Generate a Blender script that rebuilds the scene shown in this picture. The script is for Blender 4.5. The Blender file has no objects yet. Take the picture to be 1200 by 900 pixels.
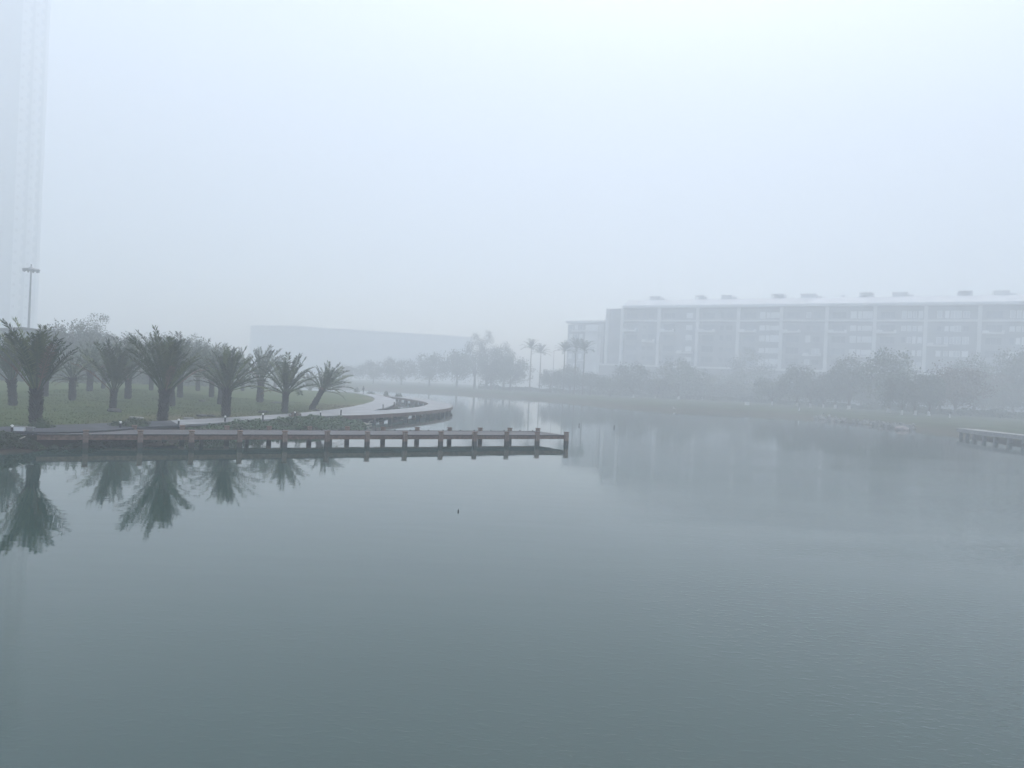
import bpy, bmesh, math, random
import numpy as np
from mathutils import Vector, Matrix, Euler, noise

random.seed(7)
C = bpy.context.scene
COL = C.collection
R = math.radians

# ------------------------------------------------------------------ camera
F_PX, W_PX, H_PX = 867.0, 1200.0, 900.0          # focal length in photo pixels
CAM = Vector((0, 0, 5.0))
ROLL, PITCH = R(2.6), -2.5 / 867.0
fwd = Vector((0, math.cos(PITCH), math.sin(PITCH)))
rgt = Vector((math.cos(ROLL), 0, math.sin(ROLL)))
rgt = (rgt - fwd * rgt.dot(fwd)).normalized()
upv = rgt.cross(fwd).normalized()
cam_data = bpy.data.cameras.new('camera')
cam = bpy.data.objects.new('camera', cam_data)
COL.objects.link(cam)
M3 = Matrix((rgt, upv, -fwd)).transposed()
cam.matrix_world = Matrix.Translation(CAM) @ M3.to_4x4()
cam_data.sensor_width = 36.0
cam_data.lens = 36.0 * F_PX / W_PX
cam_data.clip_start = 0.1
cam_data.clip_end = 3000
C.camera = cam

# ------------------------------------------------------------------ light
SUN_EL, SUN_AZ = R(60), R(14)                     # azimuth clockwise from +Y
world = bpy.data.worlds.new('World')
C.world = world
world.use_nodes = True
wn, wl = world.node_tree.nodes, world.node_tree.links
bg = wn['Background']
sky = wn.new('ShaderNodeTexSky')
sky.sky_type = 'NISHITA'
sky.sun_disc = False
sky.sun_elevation = SUN_EL
sky.sun_rotation = SUN_AZ
sky.air_density = 1.0
sky.dust_density = 4.0
sky.ozone_density = 1.0
wl.new(sky.outputs[0], bg.inputs[0])
bg.inputs[1].default_value = 0.12
sd = bpy.data.lights.new('sun', 'SUN')
sd.energy = 1.2
sd.angle = R(25)
sd.color = (1.0, 0.97, 0.93)
so = bpy.data.objects.new('sun', sd)
COL.objects.link(so)
sdir = Vector((math.sin(SUN_AZ) * math.cos(SUN_EL), math.cos(SUN_AZ) * math.cos(SUN_EL), math.sin(SUN_EL)))
so.rotation_euler = sdir.to_track_quat('Z', 'Y').to_euler()
C.view_settings.view_transform = 'Standard'
C.view_settings.look = 'None'
C.view_settings.gamma = 1.0
C.view_settings.exposure = 1.60
cy = C.cycles
cy.use_denoising = True
cy.max_bounces = 6
cy.diffuse_bounces = 3
cy.glossy_bounces = 3
cy.transmission_bounces = 2
cy.transparent_max_bounces = 6
cy.volume_bounces = 3
cy.use_adaptive_sampling = True
cy.adaptive_threshold = 0.01
HAZE = True
HAZE_DENSITY = 0.0041


# ------------------------------------------------------------------ helpers
def ray(x, y):
    return rgt * ((x - 600) / F_PX) + upv * ((450 - y) / F_PX) + fwd


def atz(x, y, z):
    d = ray(x, y)
    return CAM + d * ((z - CAM.z) / d.z)


def atd(x, y, D):
    d = ray(x, y)
    return CAM + d * (D / d.y)


def smooth(t):
    t = np.clip(t, 0, 1)
    return t * t * (3 - 2 * t)


def sdf(poly, X, Y):
    """signed distance to a closed polygon, positive inside"""
    px = np.array([p[0] for p in poly]); py = np.array([p[1] for p in poly])
    qx, qy = np.roll(px, -1), np.roll(py, -1)
    d = np.full(X.shape, 1e9)
    ins = np.zeros(X.shape, bool)
    for a, b, c, e in zip(px, py, qx, qy):
        vx, vy = c - a, e - b
        t = np.clip(((X - a) * vx + (Y - b) * vy) / (vx * vx + vy * vy + 1e-9), 0, 1)
        d = np.minimum(d, np.hypot(X - a - t * vx, Y - b - t * vy))
        cond = ((b > Y) != (e > Y))
        xi = vx * (Y - b) / (vy if abs(vy) > 1e-9 else 1e-9) + a
        ins ^= cond & (X < xi)
    return np.where(ins, d, -d)


def catmull(pts, n):
    P = [Vector(p) for p in pts]
    P = [2 * P[0] - P[1]] + P + [2 * P[-1] - P[-2]]
    out = []
    for i in range(1, len(P) - 2):
        for k in range(n):
            t = k / n
            a, b, c, d = P[i - 1], P[i], P[i + 1], P[i + 2]
            out.append(0.5 * ((2 * b) + (c - a) * t + (2 * a - 5 * b + 4 * c - d) * t * t + (3 * b - a - 3 * c + d) * t ** 3))
    out.append(P[-2])
    return out


class MB:
    def __init__(s):
        s.v, s.f, s.m = [], [], []
        s.mi = 0

    def add(s, vs, fs):
        o = len(s.v)
        s.v += [tuple(v) for v in vs]
        for f in fs:
            s.f.append(tuple(i + o for i in f)); s.m.append(s.mi)

    def box(s, c, d, mat=None, taper=1.0):
        x, y, z = d[0] / 2, d[1] / 2, d[2] / 2
        vs = [Vector((a * x * (taper if k > 0 else 1), b * y * (taper if k > 0 else 1), k * z)) for k in (-1, 1) for a, b in ((-1, -1), (1, -1), (1, 1), (-1, 1))]
        if mat is not None: vs = [mat @ v for v in vs]
        vs = [v + Vector(c) for v in vs]
        s.add(vs, [(3, 2, 1, 0), (4, 5, 6, 7), (0, 1, 5, 4), (1, 2, 6, 5), (2, 3, 7, 6), (3, 0, 4, 7)])

    def tube(s, pts, rad, n=6, cap=True):
        pts = [Vector(p) for p in pts]
        vs, fs = [], []
        for i, p in enumerate(pts):
            t = (pts[min(i + 1, len(pts) - 1)] - pts[max(i - 1, 0)]).normalized()
            a = t.cross(Vector((0.1, 1, 0.05))).normalized()
            if a.length < .5: a = Vector((1, 0, 0))
            b = t.cross(a)
            r = rad[i] if hasattr(rad, '__len__') else rad
            for k in range(n):
                w = 2 * math.pi * k / n
                vs.append(p + (a * math.cos(w) + b * math.sin(w)) * r)
        for i in range(len(pts) - 1):
            for k in range(n):
                fs.append((i * n + k, i * n + (k + 1) % n, (i + 1) * n + (k + 1) % n, (i + 1) * n + k))
        if cap:
            fs.append(tuple(range(n))[::-1]); fs.append(tuple(range((len(pts) - 1) * n, len(pts) * n)))
        s.add(vs, fs)

    def lathe(s, prof, n=12, c=(0, 0, 0)):
        s.tube([Vector(c) + Vector((0, 0, z)) for r, z in prof], [max(r, .001) for r, z in prof], n)

    def mesh(s, name, mats, smooth_=False):
        me = bpy.data.meshes.new(name)
        me.from_pydata(s.v, [], s.f)
        for m in (mats if isinstance(mats, (list, tuple)) else [mats]): me.materials.append(m)
        if len(me.materials) > 1: me.polygons.foreach_set('material_index', s.m)
        if smooth_: me.polygons.foreach_set('use_smooth', [True] * len(me.polygons))
        me.update()
        return me

    def build(s, name, mats, parent=None, smooth_=False):
        return link(name, s.mesh(name, mats, smooth_), parent)


def link(name, me, parent=None):
    o = bpy.data.objects.new(name, me)
    COL.objects.link(o)
    if parent is not None: o.parent = parent
    return o


def tag(o, label=None, cat=None, group=None, kind=None):
    if label: o['label'] = label
    if cat: o['category'] = cat
    if group: o['group'] = group
    if kind: o['kind'] = kind
    return o


def thing(name, loc, label, cat, group=None, rot=(0, 0, 0)):
    o = bpy.data.objects.new(name, None)
    o.empty_display_size = .3
    COL.objects.link(o)
    o.location = loc; o.rotation_euler = rot
    return tag(o, label, cat, group)


def structure(o):
    o['kind'] = 'structure'; return o


# ------------------------------------------------------------------ materials
def mat(name, col, rough=.8, var=.25, scale=2.0, col2=None, bump=0.0, bscale=20.0, spec=.3, objvar=0.0, detail=4.0):
    m = bpy.data.materials.new(name); m.use_nodes = True
    n, l = m.node_tree.nodes, m.node_tree.links
    b = n['Principled BSDF']
    b.inputs['Roughness'].default_value = rough
    b.inputs['Specular IOR Level'].default_value = spec
    co = n.new('ShaderNodeTexCoord')
    nz = n.new('ShaderNodeTexNoise'); nz.inputs['Scale'].default_value = scale; nz.inputs['Detail'].default_value = detail
    l.new(co.outputs['Object'], nz.inputs['Vector'])
    rp = n.new('ShaderNodeValToRGB')
    a = col if col2 else tuple(c * (1 - var) for c in col)
    c2 = col2 if col2 else tuple(c * (1 + var) for c in col)
    rp.color_ramp.elements[0].position = .32; rp.color_ramp.elements[1].position = .68
    rp.color_ramp.elements[0].color = (*a, 1); rp.color_ramp.elements[1].color = (*c2, 1)
    l.new(nz.outputs['Fac'], rp.inputs['Fac'])
    out = rp.outputs['Color']
    if objvar:
        oi = n.new('ShaderNodeObjectInfo')
        mr = n.new('ShaderNodeMapRange')
        mr.inputs['To Min'].default_value = 1 - objvar; mr.inputs['To Max'].default_value = 1 + objvar
        l.new(oi.outputs['Random'], mr.inputs['Value'])
        hs = n.new('ShaderNodeHueSaturation')
        l.new(mr.outputs['Result'], hs.inputs['Value'])
        l.new(out, hs.inputs['Color']); out = hs.outputs['Color']
    l.new(out, b.inputs['Base Color'])
    if bump:
        n2 = n.new('ShaderNodeTexNoise'); n2.inputs['Scale'].default_value = bscale; n2.inputs['Detail'].default_value = 5
        l.new(co.outputs['Object'], n2.inputs['Vector'])
        bp = n.new('ShaderNodeBump'); bp.inputs['Strength'].default_value = bump; bp.inputs['Distance'].default_value = .05
        l.new(n2.outputs['Fac'], bp.inputs['Height']); l.new(bp.outputs['Normal'], b.inputs['Normal'])
    return m


M = {}
M['trunk'] = mat('palm_trunk_mat', (.032, .030, .027), .95, .45, 9, bump=.6, bscale=25, spec=.1, objvar=.2)
M['frond'] = mat('palm_frond_mat', (.028, .056, .013), .6, .3, 1.5, spec=.25, objvar=.3)
M['frond_young'] = mat('palm_young_frond_mat', (.08, .11, .025), .6, .3, 1.5, spec=.25, objvar=.3)
M['frond_dead'] = mat('palm_dead_frond_mat', (.13, .085, .05), .85, .3, 2, spec=.1, objvar=.3)
M['bark'] = mat('bark_mat', (.10, .085, .065), .95, .4, 6, bump=.5, bscale=18, spec=.1)
M['lime'] = mat('limewash_mat', (.62, .62, .58), .9, .12, 6, spec=.1)
M['leaf'] = mat('leaf_mat', (.115, .14, .105), .65, .35, .6, spec=.25, objvar=.3)
M['leaf_red'] = mat('leaf_rust_mat', (.14, .11, .08), .7, .3, .6, spec=.2, objvar=.2)
M['shrub'] = mat('shrub_mat', (.03, .055, .022), .6, .4, 1.2, spec=.25, objvar=.2)
M['cover'] = mat('ground_cover_mat', (.035, .085, .028), .55, .45, 1.1, spec=.3)
M['grass'] = mat('grass_blade_mat', (.065, .085, .03), .8, .4, .25, spec=.1)
M['wood'] = mat('pier_wood_mat', (.165, .105, .075), .75, .35, 7, bump=.3, bscale=30, spec=.3, objvar=.15)
M['wood_dark'] = mat('wet_wood_mat', (.04, .03, .03), .45, .35, 7, bump=.3, bscale=30, spec=.5, objvar=.15)
M['deck'] = mat('deck_board_mat', (.05, .05, .054), .65, .25, 3, bump=.15, bscale=40, spec=.5)
M['brown'] = mat('boardwalk_fascia_mat', (.13, .085, .065), .8, .35, 3, bump=.2, bscale=20, spec=.3, objvar=.15)
M['path'] = mat('path_paving_mat', (.19, .20, .205), .5, .3, .5, bump=.04, bscale=40, spec=.5)
M['pavement'] = mat('wet_asphalt_mat', (.045, .05, .058), .8, .35, .6, bump=.1, bscale=30, spec=.2)
M['black'] = mat('black_metal_mat', (.02, .02, .022), .5, .2, 5, spec=.4)
M['lamp'] = mat('lamp_cap_mat', (.75, .75, .72), .4, .1, 5, spec=.5)
M['white'] = mat('white_paint_mat', (.78, .78, .77), .7, .08, .8, spec=.3)
M['render'] = mat('white_render_mat', (.70, .70, .69), .85, .08, .25, spec=.2)
M['wall'] = mat('grey_wall_mat', (.33, .338, .345), .85, .15, .2, spec=.2, objvar=.06)
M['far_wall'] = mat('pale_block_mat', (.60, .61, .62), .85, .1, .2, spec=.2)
M['roof_grey'] = mat('pale_roof_mat', (.70, .705, .71), .8, .12, .15, spec=.2)
M['wall_dark'] = mat('dark_wall_mat', (.24, .245, .25), .85, .15, .2, spec=.2)
M['glass'] = mat('window_glass_mat', (.22, .24, .26), .2, .2, .4, spec=.4, objvar=.3)
M['blind'] = mat('window_blind_mat', (.74, .75, .76), .45, .06, 1.5, spec=.5, objvar=.12)
M['tower'] = mat('tower_render_mat', (.80, .82, .82), .85, .06, .2, spec=.2)
M['tower_dark'] = mat('tower_grey_mat', (.36, .40, .41), .85, .1, .2, spec=.2)
M['metal'] = mat('galvanised_mat', (.22, .23, .24), .5, .15, 4, spec=.5)
M['stone'] = mat('stone_mat', (.30, .29, .27), .9, .3, 3, bump=.5, bscale=12, spec=.2, objvar=.25)
M['stone_pink'] = mat('pink_stone_mat', (.36, .31, .29), .9, .2, 2, bump=.5, bscale=10, spec=.2)
M['stone_dark'] = mat('dark_stone_mat', (.07, .07, .065), .9, .3, 4, bump=.5, bscale=12, spec=.2, objvar=.25)
M['bleached'] = mat('bleached_wood_mat', (.60, .56, .48), .85, .15, 6, spec=.2)
M['slab'] = mat('concrete_slab_mat', (.27, .27, .265), .9, .2, 3, spec=.2)
M['skin'] = mat('skin_mat', (.35, .22, .16), .6, .05, 5)
M['cloth_dark'] = mat('dark_clothing_mat', (.04, .04, .05), .9, .2, 8, spec=.1)
M['trouser'] = mat('trouser_mat', (.05, .055, .07), .9, .2, 8, spec=.1)
M['hair'] = mat('hair_mat', (.015, .012, .01), .7, .2, 20)
M['egret'] = mat('white_feather_mat', (.82, .82, .80), .8, .05, 20, spec=.2)


def lawn_material():
    m = bpy.data.materials.new('lawn_mat'); m.use_nodes = True
    n, l = m.node_tree.nodes, m.node_tree.links
    b = n['Principled BSDF']; b.inputs['Roughness'].default_value = .9; b.inputs['Specular IOR Level'].default_value = .1
    ge = n.new('ShaderNodeNewGeometry')
    sep = n.new('ShaderNodeSeparateXYZ'); l.new(ge.outputs['Position'], sep.inputs[0])

    def nz(s, d=4, v=None):
        t = n.new('ShaderNodeTexNoise'); t.inputs['Scale'].default_value = s; t.inputs['Detail'].default_value = d
        l.new(ge.outputs['Position'], t.inputs['Vector']); return t.outputs['Fac']

    def ramp(src, p0, p1, c0, c1):
        r = n.new('ShaderNodeValToRGB'); r.color_ramp.elements[0].position = p0; r.color_ramp.elements[1].position = p1
        r.color_ramp.elements[0].color = (*c0, 1); r.color_ramp.elements[1].color = (*c1, 1)
        l.new(src, r.inputs[0]); return r.outputs[0]

    def mix(f, a, c, mode='MIX'):
        x = n.new('ShaderNodeMix'); x.data_type = 'RGBA'; x.blend_type = mode
        if isinstance(f, float): x.inputs[0].default_value = f
        else: l.new(f, x.inputs[0])
        l.new(a, x.inputs[6]); l.new(c, x.inputs[7]); return x.outputs[2]
    fine = ramp(nz(3.5, 8), .3, .7, (.038, .060, .017), (.068, .094, .028))
    dry = ramp(nz(2.5, 8), .3, .7, (.10, .088, .05), (.15, .128, .075))
    big = nz(.06, 5)
    # the outer, later-sown half of the lawn (towards the boardwalk) is drier turf
    mr = n.new('ShaderNodeMapRange'); mr.inputs['From Min'].default_value = -34; mr.inputs['From Max'].default_value = -16
    mr.inputs['To Min'].default_value = -.12; mr.inputs['To Max'].default_value = .22
    l.new(sep.outputs['X'], mr.inputs['Value'])
    ad = n.new('ShaderNodeMath'); ad.operation = 'ADD'; l.new(big, ad.inputs[0]); l.new(mr.outputs[0], ad.inputs[1])
    f = ramp(ad.outputs[0], .48, .70, (0, 0, 0), (.85, .85, .85))
    turf = mix(f, fine, dry)
    soil = ramp(nz(1.5, 8), .3, .7, (.026, .022, .016), (.05, .04, .028))
    zr = n.new('ShaderNodeMapRange'); zr.inputs['From Min'].default_value = .35; zr.inputs['From Max'].default_value = .75
    zr.inputs['To Min'].default_value = 1; zr.inputs['To Max'].default_value = 0
    l.new(sep.outputs['Z'], zr.inputs['Value'])
    l.new(mix(zr.outputs[0], turf, soil), b.inputs['Base Color'])
    bp = n.new('ShaderNodeBump'); bp.inputs['Strength'].default_value = .8; bp.inputs['Distance'].default_value = .06
    l.new(nz(9, 8), bp.inputs['Height']); l.new(bp.outputs[0], b.inputs['Normal'])
    return m


def shore_material():
    m = mat('shore_grass_mat', (.052, .068, .038), .95, .4, .12, spec=.1, bump=.6, bscale=4)
    n, l = m.node_tree.nodes, m.node_tree.links
    b = n['Principled BSDF']
    old = b.inputs['Base Color'].links[0].from_socket
    ge = n.new('ShaderNodeNewGeometry'); sep = n.new('ShaderNodeSeparateXYZ'); l.new(ge.outputs['Position'], sep.inputs[0])
    nz = n.new('ShaderNodeTexNoise'); nz.inputs['Scale'].default_value = .3; nz.inputs['Detail'].default_value = 6
    l.new(ge.outputs['Position'], nz.inputs['Vector'])
    rp = n.new('ShaderNodeValToRGB'); rp.color_ramp.elements[0].color = (.055, .055, .042, 1); rp.color_ramp.elements[1].color = (.10, .092, .07, 1)
    l.new(nz.outputs['Fac'], rp.inputs[0])
    zr = n.new('ShaderNodeMapRange'); zr.inputs['From Min'].default_value = .3; zr.inputs['From Max'].default_value = 1.0
    zr.inputs['To Min'].default_value = 1; zr.inputs['To Max'].default_value = 0
    l.new(sep.outputs['Z'], zr.inputs['Value'])
    x = n.new('ShaderNodeMix'); x.data_type = 'RGBA'
    l.new(zr.outputs[0], x.inputs[0]); l.new(old, x.inputs[6]); l.new(rp.outputs[0], x.inputs[7])
    l.new(x.outputs[2], b.inputs['Base Color'])
    return m


def water_material():
    m = bpy.data.materials.new('water_mat'); m.use_nodes = True
    n, l = m.node_tree.nodes, m.node_tree.links
    b = n['Principled BSDF']
    b.inputs['Base Color'].default_value = (.012, .040, .032, 1)
    b.inputs['Roughness'].default_value = .014
    b.inputs['IOR'].default_value = 1.56
    b.inputs['Specular IOR Level'].default_value = .5
    ge = n.new('ShaderNodeNewGeometry')

    def mapped(sx, sy, rot=0.0):
        mp = n.new('ShaderNodeMapping'); mp.inputs['Scale'].default_value = (sx, sy, 1); mp.inputs['Rotation'].default_value = (0, 0, rot)
        l.new(ge.outputs['Position'], mp.inputs['Vector']); return mp.outputs[0]

    def noise_(vec, s, d, dist=0.0):
        t = n.new('ShaderNodeTexNoise'); t.inputs['Scale'].default_value = s; t.inputs['Detail'].default_value = d
        t.inputs['Distortion'].default_value = dist
        l.new(vec, t.inputs['Vector']); return t.outputs['Fac']

    def math_(op, a, c):
        x = n.new('ShaderNodeMath'); x.operation = op
        for i, s in enumerate((a, c)):
            if isinstance(s, (int, float)): x.inputs[i].default_value = s
            else: l.new(s, x.inputs[i])
        return x.outputs[0]

    def rng(src, a, c, d, e):
        r = n.new('ShaderNodeMapRange'); r.inputs['From Min'].default_value = a; r.inputs['From Max'].default_value = c
        r.inputs['To Min'].default_value = d; r.inputs['To Max'].default_value = e
        r.interpolation_type = 'SMOOTHSTEP'
        l.new(src, r.inputs['Value']); return r.outputs[0]
    swell = noise_(mapped(.35, 1.0, .2), .9, 2)
    ripple = rng(noise_(mapped(1.3, 2.6, .25), 3.0, 3, .4), .47, .78, 0, 1)
    fine = noise_(mapped(1.0, 2.2, .1), 9.0, 3, .3)
    sep = n.new('ShaderNodeSeparateXYZ'); l.new(ge.outputs['Position'], sep.inputs[0])
    # breeze: calm in the lee of the pier, ruffled out in the open water to the right and close in
    side = rng(math_('ADD', sep.outputs['X'], math_('MULTIPLY', sep.outputs['Y'], -.12)), -2.0, 10.0, 0, 1)
    nearm = rng(sep.outputs['Y'], 9.0, 18.0, .4, 0)
    farm = rng(sep.outputs['Y'], 40.0, 75.0, 1.0, .06)
    patch = rng(noise_(mapped(.5, 1.0), .09, 3), .38, .62, .15, 1.0)
    amp = math_('MULTIPLY', math_('MULTIPLY', math_('MAXIMUM', side, nearm), patch), farm)
    h = math_('ADD', math_('MULTIPLY', swell, .004),
              math_('MULTIPLY', math_('ADD', math_('MULTIPLY', ripple, .0085), math_('MULTIPLY', fine, .0045)), math_('ADD', amp, .025)))
    bp = n.new('ShaderNodeBump'); bp.inputs['Strength'].default_value = 1.0; bp.inputs['Distance'].default_value = 1.0
    l.new(h, bp.inputs['Height']); l.new(bp.outputs[0], b.inputs['Normal'])
    return m


M['lawn'] = lawn_material()
M['shore'] = shore_material()
M['water'] = water_material()


def add_waterline(m, z0, z1, col):
    """soaked, algae-stained band of a post that stands in the water"""
    n, l = m.node_tree.nodes, m.node_tree.links
    b = n['Principled BSDF']
    old = b.inputs['Base Color'].links[0].from_socket
    ge = n.new('ShaderNodeNewGeometry'); sep = n.new('ShaderNodeSeparateXYZ'); l.new(ge.outputs['Position'], sep.inputs[0])
    zr = n.new('ShaderNodeMapRange'); zr.inputs['From Min'].default_value = z0; zr.inputs['From Max'].default_value = z1
    zr.inputs['To Min'].default_value = .85; zr.inputs['To Max'].default_value = 0
    l.new(sep.outputs['Z'], zr.inputs['Value'])
    x = n.new('ShaderNodeMix'); x.data_type = 'RGBA'; l.new(zr.outputs[0], x.inputs[0]); l.new(old, x.inputs[6])
    x.inputs[7].default_value = (*col, 1)
    l.new(x.outputs[2], b.inputs['Base Color'])


M['post'] = mat('pier_post_mat', (.215, .15, .115), .75, .3, 6, bump=.3, bscale=30, spec=.3, objvar=.15)
add_waterline(M['post'], .28, .42, (.025, .024, .022))

# ------------------------------------------------------------------ shapes of the land
PZ = .88                                          # level of path and boardwalk
lawn_edge = [(-60, 503), (0, 500.2), (60, 498), (110, 496.3), (160, 494.4), (200, 492.6), (250, 490), (300, 487.3), (350, 483.8), (385, 480.3),
             (403, 477.8), (420, 474.8), (432, 471.8), (438, 469.3), (439, 467.5), (437, 465.5), (430, 463), (418, 460.8), (405, 459.4), (393, 458.6), (380, 458.1)]
path_out = [(-60, 509), (0, 506), (70, 506.2), (120, 504.5), (170, 500.5), (210, 498), (258, 495), (306, 491.8), (355, 488.8), (392, 487),
            (420, 485.8), (436, 481.4), (444, 479.5), (456, 476.5), (463.5, 472), (463.5, 469), (457, 466), (447, 463.8), (432, 461.2), (412, 459.0), (395, 458.2)]
A = catmull([atz(x, y, PZ) for x, y in lawn_edge], 6)
B = catmull([atz(x, y, PZ) for x, y in path_out], 6)
lawn_poly = [(p.x, p.y) for p in A] + [(-75, 205), (-130, 225), (-260, 240), (-260, 30)]

shore_left = [atz(x, y, 0) for x, y in [(-60, 535), (0, 531), (40, 529), (62, 525), (100, 519.5), (170, 517), (230, 514.5), (300, 509.5),
                                      (340, 506.5), (385, 505.5), (412, 499)]]
shore_left += [atz(x, y, PZ) for x, y in [(440, 482.5), (458, 478.3), (466, 472.5), (465.5, 469), (458, 466), (447, 463.7), (430, 461), (408, 458.8), (385, 457.9), (350, 456.7)]]
shore_left = catmull([Vector((p.x, p.y, 0)) for p in shore_left], 4)
left_poly = [(p.x, p.y) for p in shore_left] + [(-75, 212), (-130, 232), (-270, 250), (-270, 26), (-60, 34)]

shore_right = catmull([atz(x, y, 0) for x, y in [(1500, 565), (1300, 535), (1200, 522.8), (1135, 512.5), (1100, 507.5), (1060, 503), (1020, 498.5), (980, 494), (940, 490),
                                               (900, 487), (860, 485), (800, 482), (740, 478), (700, 474.8), (660, 471), (620, 467.5),
                                               (580, 464.5), (540, 462), (500, 459.5), (460, 457.5)]], 4)
right_poly = [(p.x, p.y) for p in shore_right] + [(-150, 300), (-400, 310), (-400, 640), (420, 640), (420, 60), (120, 60)]


def left_h(X, Y):
    s = sdf(left_poly, X, Y); e = sdf(lawn_poly, X, Y)
    z = np.interp(s, [-6, -2, 0, 1.2, 3.0], [-1.5, -.8, 0, .45, .74])
    return z + .12 * smooth(e / 1.0) + 1.3 * smooth(e / 50)


def right_h(X, Y):
    s = sdf(right_poly, X, Y)
    return np.interp(s, [-8, -3, 0, 2.5, 8, 30, 120], [-1.5, -.9, 0, .6, 1.0, 1.3, 1.6])


def lh(p):
    return float(left_h(np.array([p.x]), np.array([p.y]))[0])


def rh(p):
    return float(right_h(np.array([p.x]), np.array([p.y]))[0])


def hit(x, y, hf, z=1.5):
    """first point where the line of sight through a photo pixel meets the land"""
    d = ray(x, y)
    f = {'lh': left_h, 'rh': right_h}[hf.__name__]
    lo, hi, n = 30.0, 330.0, 400
    for _ in range(2):
        D = np.linspace(lo, hi, n)
        Z = f(CAM.x + d.x / d.y * D, CAM.y + D)
        ok = np.nonzero((Z > .02) & (CAM.z + d.z / d.y * D <= Z))[0]
        if not len(ok):
            p = atd(x, y, 180); p.z = hf(p); return p
        i = ok[0]; lo, hi, n = D[max(0, i - 1)], D[i] + 1e-3, 12
    p = atd(x, y, float(D[i])); p.z = float(Z[i])
    return p


def field(name, hf, x0, x1, y0, y1, step, m, nsc, namp, below=-1.0):
    xs = np.arange(x0, x1 + .01, step); ys = np.arange(y0, y1 + .01, step)
    X, Y = np.meshgrid(xs, ys)
    Z = hf(X.ravel(), Y.ravel()).reshape(X.shape)
    nx, ny = len(xs), len(ys)
    vs = []
    for j in range(ny):
        for i in range(nx):
            z = Z[j, i]
            if z > .05: z += namp * (noise.noise(Vector((X[j, i] * nsc, Y[j, i] * nsc, 3)))) * min(1, z)
            vs.append((X[j, i], Y[j, i], z))
    fs = []
    for j in range(ny - 1):
        for i in range(nx - 1):
            if max(Z[j, i], Z[j, i + 1], Z[j + 1, i], Z[j + 1, i + 1]) > below:
                a = j * nx + i
                fs.append((a, a + 1, a + nx + 1, a + nx))
    mb = MB(); mb.v = vs; mb.f = fs; mb.m = [0] * len(fs)
    o = mb.build(name, m, smooth_=True)
    bm = bmesh.new(); bm.from_mesh(o.data)
    bmesh.ops.delete(bm, geom=[v for v in bm.verts if not v.link_faces], context='VERTS')
    bm.to_mesh(o.data); bm.free()
    return structure(o)


# ------------------------------------------------------------------ water and land
mb = MB()
mb.add([(-485, -175, 0), (485, -175, 0), (485, 675, 0), (-485, 675, 0)], [(0, 1, 2, 3)])
structure(mb.build('water', M['water']))
field('lawn', left_h, -140, 6, 30, 240, .8, M['lawn'], .5, .05)
field('shore', right_h, -360, 330, 70, 600, 2.5, M['shore'], .25, .25)


def strip(name, a, b, z, th, m):
    mb = MB(); n = len(a)
    vs = [(p.x, p.y, z) for p in a] + [(p.x, p.y, z) for p in b] + [(p.x, p.y, z - th) for p in a] + [(p.x, p.y, z - th) for p in b]
    fs = []
    for i in range(n - 1):
        fs += [(i, n + i, n + i + 1, i + 1), (i, i + 1, 2 * n + i + 1, 2 * n + i), (n + i, 3 * n + i, 3 * n + i + 1, n + i + 1),
               (2 * n + i, 2 * n + i + 1, 3 * n + i + 1, 3 * n + i)]
    mb.add(vs, fs)
    return mb.build(name, m)


structure(strip('pavement', A[:31], B[:31], PZ, .14, M['pavement']))
structure(strip('path', A[30:], B[30:], PZ, .14, M['path']))

# ------------------------------------------------------------------ boardwalk loop
pairs = [((396, 487), (400, 481.2)), ((412, 486.7), (418, 481.6)), ((430, 486.2), (434, 481.5)), ((460, 484.5), (462, 479.9)), ((490, 482.5), (484, 477.7)), ((512, 480.3), (496, 475.6)),
         ((526, 478.2), (501, 474)), ((530, 476), (502, 473)), ((526, 473), (500.5, 471.8)), ((515, 470.3), (494, 470.2)), ((500, 467.5), (484, 468.4)),
         ((485, 465.6), (472, 466.5)), ((470, 464.2), (461, 465.2)), ((455, 462.7), (450, 464)), ((440, 461.3), (440, 462.8))]
bo = catmull([atz(*p[0], PZ) for p in pairs], 5)
bi = catmull([atz(*p[1], PZ) for p in pairs], 5)
bw = thing('boardwalk', (bo[0].x, bo[0].y, 0), 'pale curved boardwalk looping out over the water on posts beyond the lawn', 'boardwalk')
off = Vector((bo[0].x, bo[0].y, 0))
bol = [Vector((p.x, p.y, 0)) - off for p in bo]
bil = [Vector((p.x, p.y, 0)) - off for p in bi]
o = strip('deck', bil, bol, PZ + .015, .12, M['path']); o.parent = bw


def fascia(name, line, side, ztop, zbot, th, parent, m):
    mb = MB()
    n = len(line); vs = []
    for i, p in enumerate(line):
        t = (line[min(i + 1, n - 1)] - line[max(i - 1, 0)]).normalized(); q = Vector((-t.y, t.x, 0)) * side
        a, b = p + q * .004, p + q * (.004 + th)
        vs += [(a.x, a.y, zbot), (b.x, b.y, zbot), (b.x, b.y, ztop), (a.x, a.y, ztop)]
    fs = []
    for i in range(n - 1):
        for k in range(4):
            fs.append((4 * i + k, 4 * i + (k + 1) % 4, 4 * i + 4 + (k + 1) % 4, 4 * i + 4 + k))
    fs += [(3, 2, 1, 0), tuple(4 * (n - 1) + k for k in range(4))]
    mb.add(vs, fs)
    return mb.build(name, m, parent)


for i in range(0, len(bol) - 1, 5):
    fascia('fascia_board', bol[i:i + 6], -1, PZ - .005, .50, .08, bw, M['brown'])
    if i >= 15: fascia('fascia_board', bil[i:i + 6], 1, PZ - .005, .56, .08, bw, M['brown'])
pm = MB(); pm.box((0, 0, -.1), (.42, .42, 1.7)); postm = pm.mesh('post', M['post']); postm2 = pm.mesh('post', M['slab'])


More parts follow.
